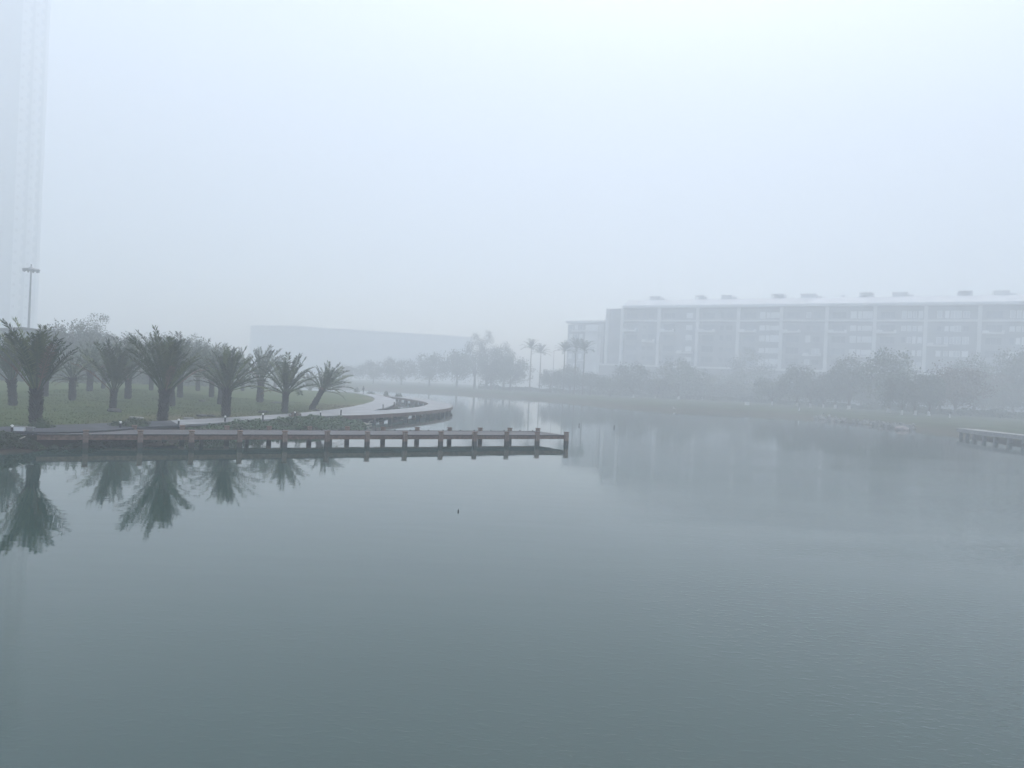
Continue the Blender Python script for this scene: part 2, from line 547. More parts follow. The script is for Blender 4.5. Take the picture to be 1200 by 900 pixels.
def along(line, step):
    out = []; acc = 0
    for a, b in zip(line, line[1:]):
        L = (b - a).length
        while acc <= L:
            out.append((a.lerp(b, acc / L), (b - a).normalized())); acc += step
        acc -= L
    return out


for line in (bol, bil):
    for p, t in along(line[12:], 4.0):
        q = Vector((t.y, -t.x, 0)) * (-.35 if line is bol else .35)
        o = link('post', postm, bw); o.location = (p.x + q.x, p.y + q.y, -.0); o.rotation_euler = (0, 0, math.atan2(t.y, t.x))

# right-hand shore boardwalk
ra = catmull([atz(x, y, 1.25) for x, y in [(1122, 501.5), (1140, 504.0), (1165, 506.8), (1200, 510.4), (1260, 517), (1340, 526)]], 4)
ra = [Vector((p.x, p.y, 0)) for p in ra]
off2 = ra[0].copy()
ral = [p - off2 for p in ra]
rbl = []
for i, p in enumerate(ral):
    t = (ral[min(i + 1, len(ral) - 1)] - ral[max(i - 1, 0)]).normalized()
    rbl.append(p + Vector((-t.y, t.x, 0)) * -2.6 if t.y > 0 else p + Vector((-t.y, t.x, 0)) * 2.6)
bw2 = thing('boardwalk', off2, 'grey boardwalk on posts along the right bank below the trees', 'boardwalk')
o = strip('deck', rbl, ral, 1.25, .14, M['slab']); o.parent = bw2
sgn = 1 if (rbl[0] - ral[0]).dot(Vector((-(ral[1] - ral[0]).y, (ral[1] - ral[0]).x, 0))) < 0 else -1
for i in range(0, len(ral) - 1, 4):
    fascia('fascia_board', ral[i:i + 5], sgn, 1.235, .70, .08, bw2, M['slab'])
for p, t in along(ral, 2.6):
    q = (rbl[0] - ral[0]).normalized() * .5
    o = link('post', postm2, bw2); o.location = (p.x + q.x, p.y + q.y, .33); o.rotation_euler = (0, 0, math.atan2(t.y, t.x))

# ------------------------------------------------------------------ pier
p0 = atd(100, 520, 43.3); p0.z = 0
p1 = atd(662, 520, 61.2); p1.z = 0
pier = thing('wooden_pier', p0, 'long low brown wooden pier with square posts running out from the left bank', 'pier')
pu = (p1 - p0); plen = pu.length; pu.normalize()
pn = Vector((-pu.y, pu.x, 0))                     # away from the camera
ang = math.atan2(pu.y, pu.x)
pier.rotation_euler = (0, 0, ang)
BAY = plen / 12; WID = 4.0
PRE = 2.4                                          # runs on into the left bank
cap = MB()
cap.box((0, 0, 1.03), (.34, .34, .05)); cap.box((0, 0, 1.0625), (.34, .34, .015), taper=.8)
capm = cap.mesh('post_cap', M['wood'])
ps = MB(); ps.box((0, 0, -.12), (.29, .29, 2.1)); ps.box((0, 0, .965), (.25, .25, .06)); ps.box((0, 0, 1.0), (.29, .29, .01))
psm = ps.mesh('post', M['post'])
for i in range(0, 13):
    for row, yy in ((0, -.16), (1, WID + .16)):
        if row == 1 and i == 0: continue
        o = link('post', psm, pier)
        o.location = (BAY * i, yy, random.uniform(-.015, .015))
        o.rotation_euler = (random.uniform(-.012, .012), random.uniform(-.012, .012), random.uniform(-.03, .03))
        c = link('post_cap', capm, o)
    if i in (2, 3, 5, 7):
        q = link('brace_post', MB.mesh((lambda b: (b.box((0, 0, -.3), (.22, .22, 2.0)), b)[1])(MB()), 'brace_post', M['wood_dark']), pier)
        q.location = (BAY * i + .9, WID * .5, 0)
edges = [-PRE] + [BAY * i for i in range(13)]
for a, b in zip(edges, edges[1:]):
    x0 = a + (.15 if a > -PRE else 0); x1 = b - .15
    for yy in (-.03, WID + .03):
        f = MB(); f.box(((x0 + x1) / 2, yy, .615), (x1 - x0, .07, .27)); f.build('fascia_board', M['wood'], pier)
        g = MB(); g.box(((x0 + x1) / 2, yy + (-.02 if yy < 1 else .02), .785), (x1 - x0, .13, .062)); g.build('edge_board', M['wood_dark'], pier)
g = MB(); g.box((plen + .03, WID / 2, .615), (.07, WID - .3, .27)); g.build('fascia_board', M['wood'], pier)
for k in (1.0, 2.0, 3.0):
    g = MB(); g.box(((plen - PRE) / 2, k, .60), (plen + PRE, .16, .24)); g.build('joist', M['wood_dark'], pier)
d = MB(); x = -PRE
while x < plen:
    d.box((x + .07, WID / 2, .765 + random.uniform(-.004, .004)), (.138, WID - .18, .04)); x += .146
o = d.build('planking', M['deck'], pier); o['kind'] = 'stuff'
lt = MB(); lt.lathe([(.05, .8), (.06, .83), (.06, .88), (.03, .91)], 8)
ltm = lt.mesh('deck_light', M['black'])
for i in range(3, 12):
    for fr in (.3, .75):
        o = link('deck_light', ltm, pier); o.location = (BAY * (i + fr), WID - .12, -.015)


# ------------------------------------------------------------------ palms
def frond_mesh(name, m, droop, nl, wid, seed, curl=0.0):
    rn = random.Random(seed); mb = MB()
    N = 10; pts = []; p = Vector((0, 0, 0)); a = 0
    dirs = []
    for i in range(N + 1):
        t = i / N
        a = droop * t ** 2.4
        dr = Vector((math.sin(a), curl * t * .25, math.cos(a))).normalized()
        pts.append(p.copy()); dirs.append(dr); p = p + dr / N
    mb.tube(pts, [.012 * (1 - .85 * i / N) + .001 for i in range(N + 1)], 4)
    for k in range(nl):
        t = .27 + .73 * (k + rn.random() * .6) / nl
        fi = min(N - 1, int(t * N)); fr = t * N - fi
        P = pts[fi].lerp(pts[fi + 1], min(1, fr)); D = dirs[fi]
        up = Vector((-D.z, 0, D.x)).normalized()      # concave (inner) side
        L = wid * (math.sin(math.pi * min(1, (t - .06) * .92)) ** .6 * .9 + .1) * rn.uniform(.8, 1.1)
        for s in (-1, 1):
            sd_ = Vector((0, s, 0))
            fw = rn.uniform(.55, .95) + (t - .5) * .5
            v = (sd_ * 1.0 + D * fw + up * rn.uniform(.15, .55)).normalized()
            tip = P + v * L + Vector((.25, 0, -.25)) * L * rn.uniform(0, .9)
            w = (D + up * rn.uniform(-.6, .6)).normalized() * rn.uniform(.009, .014)
            mid = P.lerp(tip, .45)
            mb.add([P - w * .4, mid - w, tip, mid + w], [(0, 1, 2, 3)])
    return mb.mesh(name, m)


FR = []
for i, (dr, cu) in enumerate([(.35, .15), (.6, -.25), (.85, .3), (1.15, -.1), (.5, .5), (.75, -.5)]):
    FR.append((frond_mesh('frond', M['frond'], dr, 36, .145, i, cu), frond_mesh('frond', M['frond_young'], dr, 36, .145, i + 20, cu), frond_mesh('frond', M['frond_dead'], dr, 26, .13, i + 40, cu)))


def trunk_mesh(seed, prof):
    """a stout date-palm trunk of unit height clad in old leaf bases"""
    rn = random.Random(seed); mb = MB()
    def rad(z): return float(np.interp(z, [q[0] for q in prof], [q[1] for q in prof]))
    zs = [-.12, 0, .1, .25, .4, .55, .7, .85, 1.0, 1.08]
    mb.tube([(0, 0, z) for z in zs], [rad(max(0, z)) * (.84 if z < 1.05 else .5) for z in zs], 12)
    rows = 17
    for r in range(rows):
        z = .02 + r / rows * 1.0
        nn = 11
        for k in range(nn):
            w = 2 * math.pi * (k + .5 * (r % 2)) / nn + rn.uniform(-.12, .12)
            rr = rad(z) * .80
            out = rn.uniform(.7, 1.35) + (.2 if z > .82 else 0)
            ln = rn.uniform(.10, .19) * (1.4 if z > .82 else 1)
            c = Vector((math.cos(w), math.sin(w), 0)); sdv = Vector((-c.y, c.x, 0))
            ax = (Vector((0, 0, 1)) + c * out).normalized()
            base = c * rr + Vector((0, 0, z)); tip = base + ax * ln
            hw, th = rn.uniform(.045, .06), .022
            nrm = ax.cross(sdv).normalized()
            vs = []
            for q, s_, t_ in ((base, 1, 1), (tip, .45, .6)):
                vs += [q - sdv * hw * s_ - nrm * th * t_, q + sdv * hw * s_ - nrm * th * t_, q + sdv * hw * s_ + nrm * th * t_, q - sdv * hw * s_ + nrm * th * t_]
            mb.add(vs, [(4, 5, 6, 7), (0, 1, 5, 4), (1, 2, 6, 5), (2, 3, 7, 6), (3, 0, 4, 7)])
    return mb.mesh('trunk', M['trunk'])


TR = [trunk_mesh(1, [(0, .17), (.3, .20), (.6, .22), (.85, .19), (1, .13)]),
      trunk_mesh(2, [(0, .20), (.2, .175), (.6, .17), (.85, .18), (1, .12)]),
      trunk_mesh(3, [(0, .19), (.3, .18), (.7, .15), (.9, .17), (1, .12)])]


def palm(x, y, ytrunk, ytop, label, seed, kind=1, n=38, lean=(0, 0), emin=33, wid=1.0, dead=2, tw=1.0, young=.3):
    p = hit(x, y, lh)
    p.z -= .03
    pxm = F_PX / p.y
    ht = max(.6, (y - ytrunk) / pxm)
    L = (ytrunk - ytop) / pxm * 1.0
    rn = random.Random(seed)
    t = thing('palm_tree', p, label, 'palm', 'date palms on the lawn', (0, 0, rn.uniform(0, 6)))
    lr = Euler((lean[0] + rn.uniform(-.07, .07), lean[1] + rn.uniform(-.07, .07), 0)).to_matrix()
    wind = rn.uniform(0, 6.28)
    t.rotation_euler = (lr @ Euler((0, 0, rn.uniform(0, 6))).to_matrix()).to_euler()
    k = link('trunk', TR[kind], t); k.scale = (max(ht, 1.6) * tw * .66, max(ht, 1.6) * tw * .66, ht)
    for i in range(n):
        u = (i + .5) / n
        tilt = R(3) + (R(90 - emin) - R(3)) * u ** 1.0 + rn.uniform(-.08, .08)
        az = i * 2.39996 + rn.uniform(-.25, .25)
        mi = 0 if u < .3 else (1 if u < .6 else (2 if u < .85 or emin > 28 else 3))
        if emin > 40: mi = min(mi, 1)
        elif rn.random() < .3: mi = 4 if u < .6 else 5
        c = 2 if i >= n - dead else (1 if rn.random() < young * (1.3 - u) else 0)
        o = link('frond', FR[mi][c], t)
        r0 = .07 * u
        s = L * rn.uniform(.78, 1.08) * (1 + .10 * math.cos(az - wind)) * (.98 + .12 * math.sin(u * 3))
        o.location = (math.cos(az) * r0 * 2, math.sin(az) * r0 * 2, ht * (1.0 - .06 * u))
        o.rotation_euler = Euler((0, tilt, az), 'XYZ')
        o.scale = (s * wid, s * wid, s)
    return t


palm(41, 497, 457, 385, 'biggest dark palm at the far left with a swollen trunk beside the white box', 1, 0, 32, emin=54, dead=3, young=.4)
palm(15.5, 475.5, 446, 392, 'palm with a thick shaggy trunk at the very left edge, behind the biggest palm', 2, 1, 26, emin=50, dead=3)
palm(84.5, 469, 444, 418, 'stubby palm with a low drooping crown just right of the biggest palm', 3, 2, 30, emin=-8)
palm(105, 458.5, 437, 402, 'hazy palm standing behind and right of the stubby palm', 4, 1, 32)
palm(132, 481, 457, 405, 'palm with bare spreading lower stalks and a dark rock at its foot', 5, 1, 27, emin=47, dead=1)
palm(150, 467.5, 444, 396, 'hazy palm close behind the palm with the dark rock', 6, 2, 32)
palm(190, 494, 458, 393, 'large bushy palm nearest the path between the bush and the first ground cover', 7, 1, 36, emin=44, dead=1, young=.6)
palm(202, 476, 454, 402, 'palm half hidden right behind the large bushy palm', 8, 2, 30)
palm(211, 466, 446, 396, 'hazier palm showing above the right shoulder of the large bushy palm', 9, 1, 30)
palm(247.5, 465.5, 447, 407, 'faint palm behind and left of the dense palm in mid lawn', 10, 2, 30)
palm(257.5, 474, 454, 412, 'palm directly behind the dense palm in mid lawn', 11, 1, 30)
palm(264.5, 488, 456, 408, 'dense palm in mid lawn with rubble left of its foot, close to the path', 12, 1, 36, emin=18, dead=1)
palm(304.5, 471.5, 446, 407, 'pale open palm standing back between the dense palm and the low round palm', 13, 2, 26, emin=36, young=.2)
palm(333.5, 483.5, 460, 415, 'low round palm near the path, just left of the leaning palm', 14, 1, 36, emin=12, dead=1)
palm(364.5, 480, 453, 420, 'palm leaning strongly to the right at the end of the row', 15, 2, 32, lean=(0, R(24)), emin=18, dead=1, tw=.8)
palm(53, 464.5, 444, 412, 'dim palm half hidden behind the right side of the biggest palm', 16, 1, 28)
palm(322, 455.5, 444, 420, 'very faint distant palm behind the low round palm', 17, 2, 24)
palm(363.5, 455, 445, 424, 'very faint distant palm behind the crown of the leaning palm', 18, 1, 24)
palm(394, 456.2, 448, 430, 'smallest faintest palm at the far end of the lawn by the path', 19, 2, 24)

palm(121, 455.5, 441, 409, 'faint palm in the back row right of the hazy palm near the stubby one', 20, 2, 24)
palm(177, 457, 441, 404, 'faint palm in the back row left of the large bushy palm', 21, 1, 24)
palm(232, 458, 442, 403, 'faint tall-crowned palm in the back row between the large bushy palm and the dense palm', 22, 2, 26)
palm(284, 458, 445, 412, 'faint palm in the back row just right of the dense palm', 23, 1, 24)

# palm royal
def royal_palm(x, ybase, ytop, D, label, seed, n=22, group=None):
    b = atd(x, ybase, D); b.z = rh(b) - .05
    top = atd(x, ytop, D).z
    rn = random.Random(seed)
    L = 4.8; ht = top - b.z - L * .45
    t = thing('royal_palm', b, label, 'palm', group, (0, 0, rn.uniform(0, 6)))
    m = MB(); m.tube([(0, 0, z * ht) for z in (0, .03, .2, .5, .8, .9, 1.0)], [.38, .3, .24, .27, .2, .19, .1], 10)
    m.build('trunk', M['bark'], t, True)
    for i in range(n):
        u = (i + .5) / n; az = i * 2.4 + rn.uniform(-.2, .2); tilt = R(8) + R(82) * u
        o = link('frond', FR[rn.choice((2, 3, 3))][0], t); s = L * rn.uniform(.85, 1.1)
        o.location = (0, 0, ht); o.rotation_euler = (0, tilt, az); o.scale = (s, s * 1.5, s)
    return t


# ------------------------------------------------------------------ broadleaf trees
def crown_mesh(seed, w, h, nclump, nleaf, leaf, m, cols=0):
    """leaf-sized faces in clumps through an uneven crown, centred at the origin, about w wide and h tall"""
    rn = random.Random(seed); mb = MB(); cl = []
    while len(cl) < nclump:
        v = Vector((rn.uniform(-1, 1), rn.uniform(-1, 1), rn.uniform(-1, 1)))
        if v.length > 1 or v.length < .35: continue
        k = 1 + .35 * noise.noise(v * 1.7 + Vector((seed, 0, 0)))
        cl.append((Vector((v.x * w / 2 * k, v.y * w / 2 * k, v.z * h / 2 * k)), rn.uniform(.13, .24) * w))
    for c, r in cl:
        for _ in range(nleaf):
            d = Vector((rn.gauss(0, 1), rn.gauss(0, 1), rn.gauss(0, .75))).normalized() * r * rn.uniform(.35, 1.05)
            p = c + d
            a = Vector((rn.gauss(0, 1), rn.gauss(0, 1), rn.gauss(0, 1))).normalized()
            b = a.cross(Vector((rn.gauss(0, 1), rn.gauss(0, 1), rn.gauss(0, 1)))).normalized()
            s = leaf * rn.uniform(.6, 1.3)
            mb.add([p - a * s * .5, p - b * s * .28, p + a * s * .5, p + b * s * .28], [(0, 1, 2, 3)])
    return mb.mesh('crown', m), [c for c, r in cl]


CR = [crown_mesh(1, 1, .85, 46, 120, .046, M['leaf']), crown_mesh(2, 1, 1.15, 46, 120, .046, M['leaf']),
      crown_mesh(3, 1, .7, 40, 120, .046, M['leaf']), crown_mesh(4, 1, 1.4, 44, 120, .044, M['leaf']),
      crown_mesh(5, 1, .9, 56, 120, .044, M['leaf_red'])]


def limb_mesh(seed, cl, h0, h1, w, tilt=0):
    rn = random.Random(seed); mb = MB()
    mid = Vector((rn.uniform(-.15, .15), rn.uniform(-.15, .15), h0))
    r = .022 * h1 + .05
    mb.tube([(0, 0, -.3), (0, 0, 0), mid * .5, mid, mid + Vector((0, 0, (h1 - h0) * .55))], [r * 1.5, r * 1.25, r, r * .85, r * .3], 8)
    for i in range(6):
        c = cl[i * 5 % len(cl)]
        e = Vector((c.x * w, c.y * w, h0 + (h1 - h0) * (.5 + c.z * .8)))
        s = mid * rn.uniform(.8, 1)
        mb.tube([s, s.lerp(e, .5) + Vector((0, 0, .1)), e], [r * .5, r * .3, r * .08], 5)
    return mb.mesh('trunk', M['bark'])


def tree(p, htot, w, bare, label, seed, kind=0, lime=False, group=None, name='broadleaf_tree', cat='tree', gr=None):
    """trunk with limbs and a crown; bare = height of clear trunk"""
    t = thing(name, p, label, cat, group, (0, 0, random.Random(seed).uniform(0, 6)))
    cm, cl = CR[kind]
    hz = {0: .85, 1: 1.15, 2: .7, 3: 1.4, 4: .9}[kind]
    ch = htot - bare
    link('trunk', limb_mesh(seed, cl, bare, htot, w * .9), t)
    c = link('crown', cm, t); c.location = (0, 0, bare + ch * .5); c.scale = (w, w, ch / hz * 1.04)
    if lime:
        r = (.022 * htot + .05) * 1.32
        q = MB(); q.lathe([(r * 1.02, -.1), (r, .0), (r * .92, 1.2), (r * .9, 1.3)], 8)
        q.build('limewashed_trunk_base', M['lime'], t)
    return t


# trees behind the lawn, faint
GL = 'hazy trees behind the palms'
for x, yt, D, w, lab, k in [(68, 392, 118, 7, 'low hazy tree beside the roof end of the low building at left', 0),
                            (85, 381, 118, 7, 'rounded hazy tree right of the low building roof', 0),
                            (105, 374, 122, 6, 'tallest hazy tree with a forked top behind the palms', 3),
                            (136, 393, 128, 9, 'broad hazy tree second right of the forked tall tree', 2),
                            (165, 394, 132, 8, 'hazy tree behind the left of the large bushy palm', 0),
                            (193, 391, 138, 8, 'hazy tree peeping over the top of the large bushy palm', 1),
                            (222, 397, 140, 8, 'hazy tree right of the large bushy palm', 0),
                            (252, 405, 150, 9, 'faint tree behind the top of the dense palm in mid lawn', 2)]:
    p = atd(x, 446, D); p.z = lh(p) - .1
    h = atd(x, yt, D).z - p.z
    tree(p, h, w, h * .25, lab, int(x), k, False, GL)
tree_gap = 0

# hedge along the back of the lawn
rn = random.Random(5)
for i, (x, D, w, h) in enumerate([(5, 98, 9, 3.0), (36, 104, 9, 3.2), (72, 106, 9, 2.6), (112, 114, 9, 3.0), (150, 120, 10, 2.6), (190, 126, 10, 2.8), (232, 134, 11, 2.6), (275, 146, 12, 2.6)]):
    p = atd(x, 446, D); p.z = lh(p) - .2
    lab = ['dark rounded shrub behind the lawn at the left edge', 'shrub behind the lawn below the white tower', 'shrub behind the stubby palm at the back of the lawn',
           'hazy shrub at the back of the lawn left of the rock palm', 'hazy shrub at the back of the lawn right of the rock palm', 'hazy shrub at the back of the lawn behind the large bushy palm',
           'faint shrub at the back of the lawn left of the dense palm', 'faintest shrub at the back of the lawn right of the dense palm'][i]
    t = thing('shrub', p, lab, 'shrub', 'shrubs along the back of the lawn')
    o = link('foliage', CR[2][0], t); o.scale = (w, w * .6, h / .7 * 1.1); o.location = (0, 0, h * .45)
    m = MB()
    for k in range(4):
        a = rn.uniform(0, 6); m.tube([(0, 0, -.2), (math.cos(a) * w * .15, math.sin(a) * w * .1, h * .4), (math.cos(a) * w * .3, math.sin(a) * w * .2, h * .75)], [.07, .05, .02], 5)
    m.build('stem', M['bark'], t)

# ------------------------------------------------------------------ low building, tower and mast lamp at left
def prism_building(name, pts, z0, z1s, m, parent):
    """plan polygon with a height per corner"""
    mb = MB(); n = len(pts)
    vs = [(p[0], p[1], z0) for p in pts] + [(p[0], p[1], z) for p, z in zip(pts, z1s)]
    fs = [(i, (i + 1) % n, n + (i + 1) % n, n + i) for i in range(n)] + [tuple(range(n, 2 * n))]
    mb.add(vs, fs); return mb.build(name, m, parent)


def rel(p, o): return (p.x - o.x, p.y - o.y)


lb0 = atd(-60, 400, 128); lb1 = atd(30, 384, 124); lb2 = atd(76, 390, 126)
base = Vector((lb1.x, lb1.y, lh(lb1) - .2))
low = thing('low_building', base, 'low grey-green building with a sloping roof behind the palms at far left', 'building')
back = Vector((-4, 22, 0))
zr0 = atd(-60, 387, 128).z - base.z; zr1 = atd(30, 383.5, 124).z - base.z; zr2 = atd(72, 390, 126).z - base.z
prism_building('wall', [rel(lb0, base), rel(lb1, base), rel(lb2, base), rel(lb2 + back, base), rel(lb0 + back, base)], 0, [zr0 - .4, zr1 - .4, zr2 - .4, zr2 - .4, zr0 - .4], M['tower_dark'], low)
def ex(p, k=1.0): return p
r = MB()
P_ = [Vector((*rel(q, base), z)) for q, z in ((lb0, zr0), (lb1, zr1), (lb2, zr2), (lb2 + back, zr2), (lb0 + back, zr0))]
fw = Vector((0, -.6, 0))
P_[0] += fw; P_[1] += fw; P_[2] += fw + Vector((.6, 0, 0)); P_[3] += Vector((.6, .6, 0)); P_[4] += Vector((0, .6, 0))
r.add([p - Vector((0, 0, .38)) for p in P_] + P_, [(4, 3, 2, 1, 0), (5, 6, 7, 8, 9)] + [(i, (i + 1) % 5, 5 + (i + 1) % 5, 5 + i) for i in range(5)])
r.build('roof', M['wall_dark'], low)
for i in range(6):
    t_ = (i + .5) / 6; q = lb0.lerp(lb1, t_) - base
    w = MB(); w.box((q.x, q.y - .02, 4.6), (1.9, .1, 1.5)); o = w.build('window', M['white'], low)
    g = MB(); g.box((q.x, q.y - .08, 4.6), (1.7, .04, 1.3)); g.build('pane', M['glass'], o)

TD = 520.0
tb = atd(24, 385, TD); tb = Vector((tb.x, tb.y, 2.0))
tow = thing('apartment_tower', tb, 'tall pale apartment tower with stacked balconies rising into the fog at left', 'tower')
TH = 266.0 - tb.z
TA = math.atan2(-tb.x, tb.y)
sc_ = TD / F_PX * math.cos(TA)
tow.rotation_euler = (0, 0, TA)
def tx(x): return (x - 24) * sc_
tf = (1.0, .999, .998, .9975, .997, .9965)
# vertical shafts of the tower: (x0, x1, set forward, material)
for i, (a, b, fy, mm) in enumerate([(-2, 8, 2.5, 'tower'), (9.5, 19, 3.4, 'tower'), (20, 26, 1.6, 'tower_dark'), (26, 32.5, 2.8, 'tower'), (34, 39.5, 1.2, 'tower_dark'), (39.5, 43, .6, 'tower')]):
    q = MB(); d_ = 16 - (6 if i > 3 else 0)
    q.box(((tx(a) + tx(b)) / 2, d_ / 2 - fy, TH * tf[i] / 2), (tx(b) - tx(a), d_, TH * tf[i])); q.build('wall', M[mm], tow)
bal = MB(); bal.box((0, 0, 0), (2.8, 3.2, 2.9)); balm = bal.mesh('balcony', M['white'])
bal = MB(); bal.box((0, 0, 0), (3.4, 2.6, 2.6)); balm2 = bal.mesh('balcony', M['white'])
win = MB(); win.box((0, 0, 0), (1.6, .08, 1.8)); winm = win.mesh('window', M['wall'])
fl = 0
z = 16.0
while z < TH - 6:
    for x, mm, y_ in ((8.8, balm, -3.6), (19.6, balm, -3.8), (33.2, balm2, -3.2)):
        o = link('balcony', mm, tow); o.location = (tx(x), y_, z)
    for x, y_ in ((3, -2.52), (14, -3.42), (29, -2.82)):
        o = link('window', winm, tow); o.location = (tx(x), y_, z + .9)
    z += 7.6
t2b = atd(-14, 385, 470); t2b = Vector((t2b.x, t2b.y, 2.0))
TB = math.atan2(-t2b.x, t2b.y)
tow2 = thing('apartment_tower', t2b, 'darker grey-green tower cut off by the left edge of the photo', 'tower', rot=(0, 0, TB))
q = MB(); q.box((-8.0, 8, 131), (38.0, 16, 262)); q.build('wall', M['tower_dark'], tow2)
z = 16
while z < 240:
    for x in (-5, 0, 5):
        o = link('window', winm, tow2); o.location = (x, -.04, z)
    z += 3.1

mb_ = atd(36.5, 316, 150)
mg = Vector((mb_.x, mb_.y, 1.9))
mast = thing('mast_lamp', mg, 'tall mast lamp with a flat ring of floodlights in front of the white tower', 'lamp mast')
mh = mb_.z - mg.z
q = MB(); q.tube([(0, 0, -.3), (0, 0, mh * .5), (0, 0, mh + 1.1)], [.30, .22, .12], 10); q.build('pole', M['metal'], mast)
q = MB(); q.lathe([(1.45, mh - .18), (1.6, mh), (1.45, mh + .16), (.6, mh + .3), (.15, mh + .55)], 20); q.build('lamp_ring', M['metal'], mast)
fl_ = MB(); fl_.box((0, 0, 0), (.3, .22, .3)); flm = fl_.mesh('floodlight', M['wall_dark'])
for i in range(10):
    o = link('floodlight', flm, mast); a = i * math.pi / 5; o.location = (1.35 * math.cos(a), 1.35 * math.sin(a), mh - .32); o.rotation_euler = (0, 0, a + math.pi / 2)

# ------------------------------------------------------------------ bollard lights
def make_bollard(p, label):
    t = thing('bollard_light', p, label, 'bollard', 'bollard lights along the path')
    return t
bp_ = MB(); bp_.lathe([(.085, 0), (.085, .03), (.065, .04), (.065, .56), (.07, .57)], 10); bpm = bp_.mesh('post', M['black'])
bh_ = MB(); bh_.lathe([(.055, .57), (.055, .64)], 10); bhm = bh_.mesh('lens', M['lamp'])
bc_ = MB(); bc_.lathe([(.085, .64), (.09, .66), (.06, .70), (.01, .72)], 10); bcm = bc_.mesh('cap', M['lamp'])
BL = [(14, 506.2, 'bollard light left of the white box'), (141, 501, 'bollard light beside the dark bush'), (209.3, 497.6, 'bollard light just right of the large bushy palm'),
      (263.7, 494.2, 'bollard light in front of the dense palm'), (308, 491.6, 'bollard light between the dense palm and the low round palm'),
      (345.5, 489.4, 'bollard light right of the low round palm'), (375.5, 487.9, 'bollard light right of the foot of the leaning palm'), (399.5, 486.6, 'bollard light where the path meets the boardwalk'),
      (448.8, 478.9, 'faint bollard light at the left end of the boardwalk loop opening'), (461.8, 475.6, 'faint bollard light beside the path bend at the loop opening')]
for x, y, lab in BL:
    p = atz(x, y, PZ)
    p.z = PZ if lab.startswith('faint') or x > 390 else max(.6, min(PZ, lh(p)))
    p.z -= .02
    t = make_bollard(p, 'black ' + lab + ', pale cap')
    link('post', bpm, t); link('lens', bhm, t); link('cap', bcm, t)

# ------------------------------------------------------------------ plants near the path
def cover(name, pts, hh, leaf, n, m, seed, up=.55, gap=0.0):
    """leafy ground cover spread over a closed outline on the bank"""
    rn = random.Random(seed); mb = MB()
    X0, X1 = min(p[0] for p in pts), max(p[0] for p in pts); Y0, Y1 = min(p[1] for p in pts), max(p[1] for p in pts)
    Xs = np.array([rn.uniform(X0, X1) for _ in range(n)]); Ys = np.array([rn.uniform(Y0, Y1) for _ in range(n)])
    ins = sdf(pts, Xs, Ys); zz = left_h(Xs, Ys)
    for x, y, i_, z in zip(Xs, Ys, ins, zz):
        if i_ < 0: continue
        k = noise.noise(Vector((x * .45, y * .45, seed))) + .35 * noise.noise(Vector((x * 1.7, y * 1.7, seed)))
        top = hh * (.62 + .75 * k) * min(1, .45 + i_ * 1.4)
        if top < .06 or k < gap - .6: continue
        p = Vector((x, y, max(z, 0) + top * rn.random() ** .5))
        a = Vector((rn.gauss(0, 1), rn.gauss(0, 1), abs(rn.gauss(0, up)))).normalized()
        b = a.cross(Vector((rn.gauss(0, .5), rn.gauss(0, .5), 1))).normalized()
        s = leaf * rn.uniform(.6, 1.4)
        mb.add([p - a * s * .5, p - b * s * .3, p + a * s * .5, p + b * s * .3], [(0, 1, 2, 3)])
    o = mb.build(name, m); tag(o, kind='stuff')
    return o


def pz(l, z): return [(q.x, q.y) for q in (atz(x, y, z) for x, y in l)]


g1 = pz([(196, 500.5), (215, 498.6), (258, 495.6), (306, 492.4), (355, 489.4), (392, 487.6), (418, 487), (430, 490), (420, 497.5)], .9) + pz([(408, 500), (384, 505), (340, 506), (300, 508.5), (230, 512.5), (190, 514)], .1)
tag(cover('ground_cover', g1, .72, .15, 75000, M['cover'], 3), 'bright green leafy ground cover on the bank between path and pier', 'ground cover')
g2 = pz([(-30, 509), (0, 507), (70, 508)], .9) + pz([(66, 524), (40, 527.5), (0, 529), (-30, 531)], .05)
tag(cover('bank_plants', g2, .75, .14, 32000, M['shrub'], 4), 'dark tangled plants on the left bank below the white box', 'bank plants')
g3 = pz([(72, 508.5), (140, 504.5), (196, 500.5)], .9) + pz([(190, 514), (170, 516.5), (100, 519)], .1)
tag(cover('bank_weeds', g3, .42, .12, 26000, M['shrub'], 6), 'dark low weeds on the bank behind the left end of the pier', 'weeds')
g4 = pz([(440, 481), (465, 479.6), (480, 478), (468, 473), (465, 471), (458, 476)], 1.0)
tag(cover('loop_plants', g4, .6, .25, 9000, M['shrub'], 8), 'dull green plants on the bank inside the boardwalk loop', 'bank plants')

# grass tufts over the near lawn
rn = random.Random(12); mb = MB()
Xs = np.array([rn.uniform(-52, -8) for _ in range(60000)]); Ys = np.array([rn.uniform(40, 100) for _ in range(60000)])
e = sdf(lawn_poly, Xs, Ys); zz = left_h(Xs, Ys)
for x, y, i_, z in zip(Xs, Ys, e, zz):
    if i_ < .05: continue
    a = rn.uniform(0, 6.28); h = rn.uniform(.03, .09) * (1.6 if i_ < .5 else 1)
    w = .035
    mb.add([(x - math.cos(a) * w, y - math.sin(a) * w, z - .01), (x + math.cos(a) * w, y + math.sin(a) * w, z - .01), (x + rn.uniform(-.05, .05), y + rn.uniform(-.05, .05), z + h)], [(0, 1, 2)])
tag(mb.build('grass', M['grass']), 'short grass blades on the lawn', 'grass', kind='stuff')


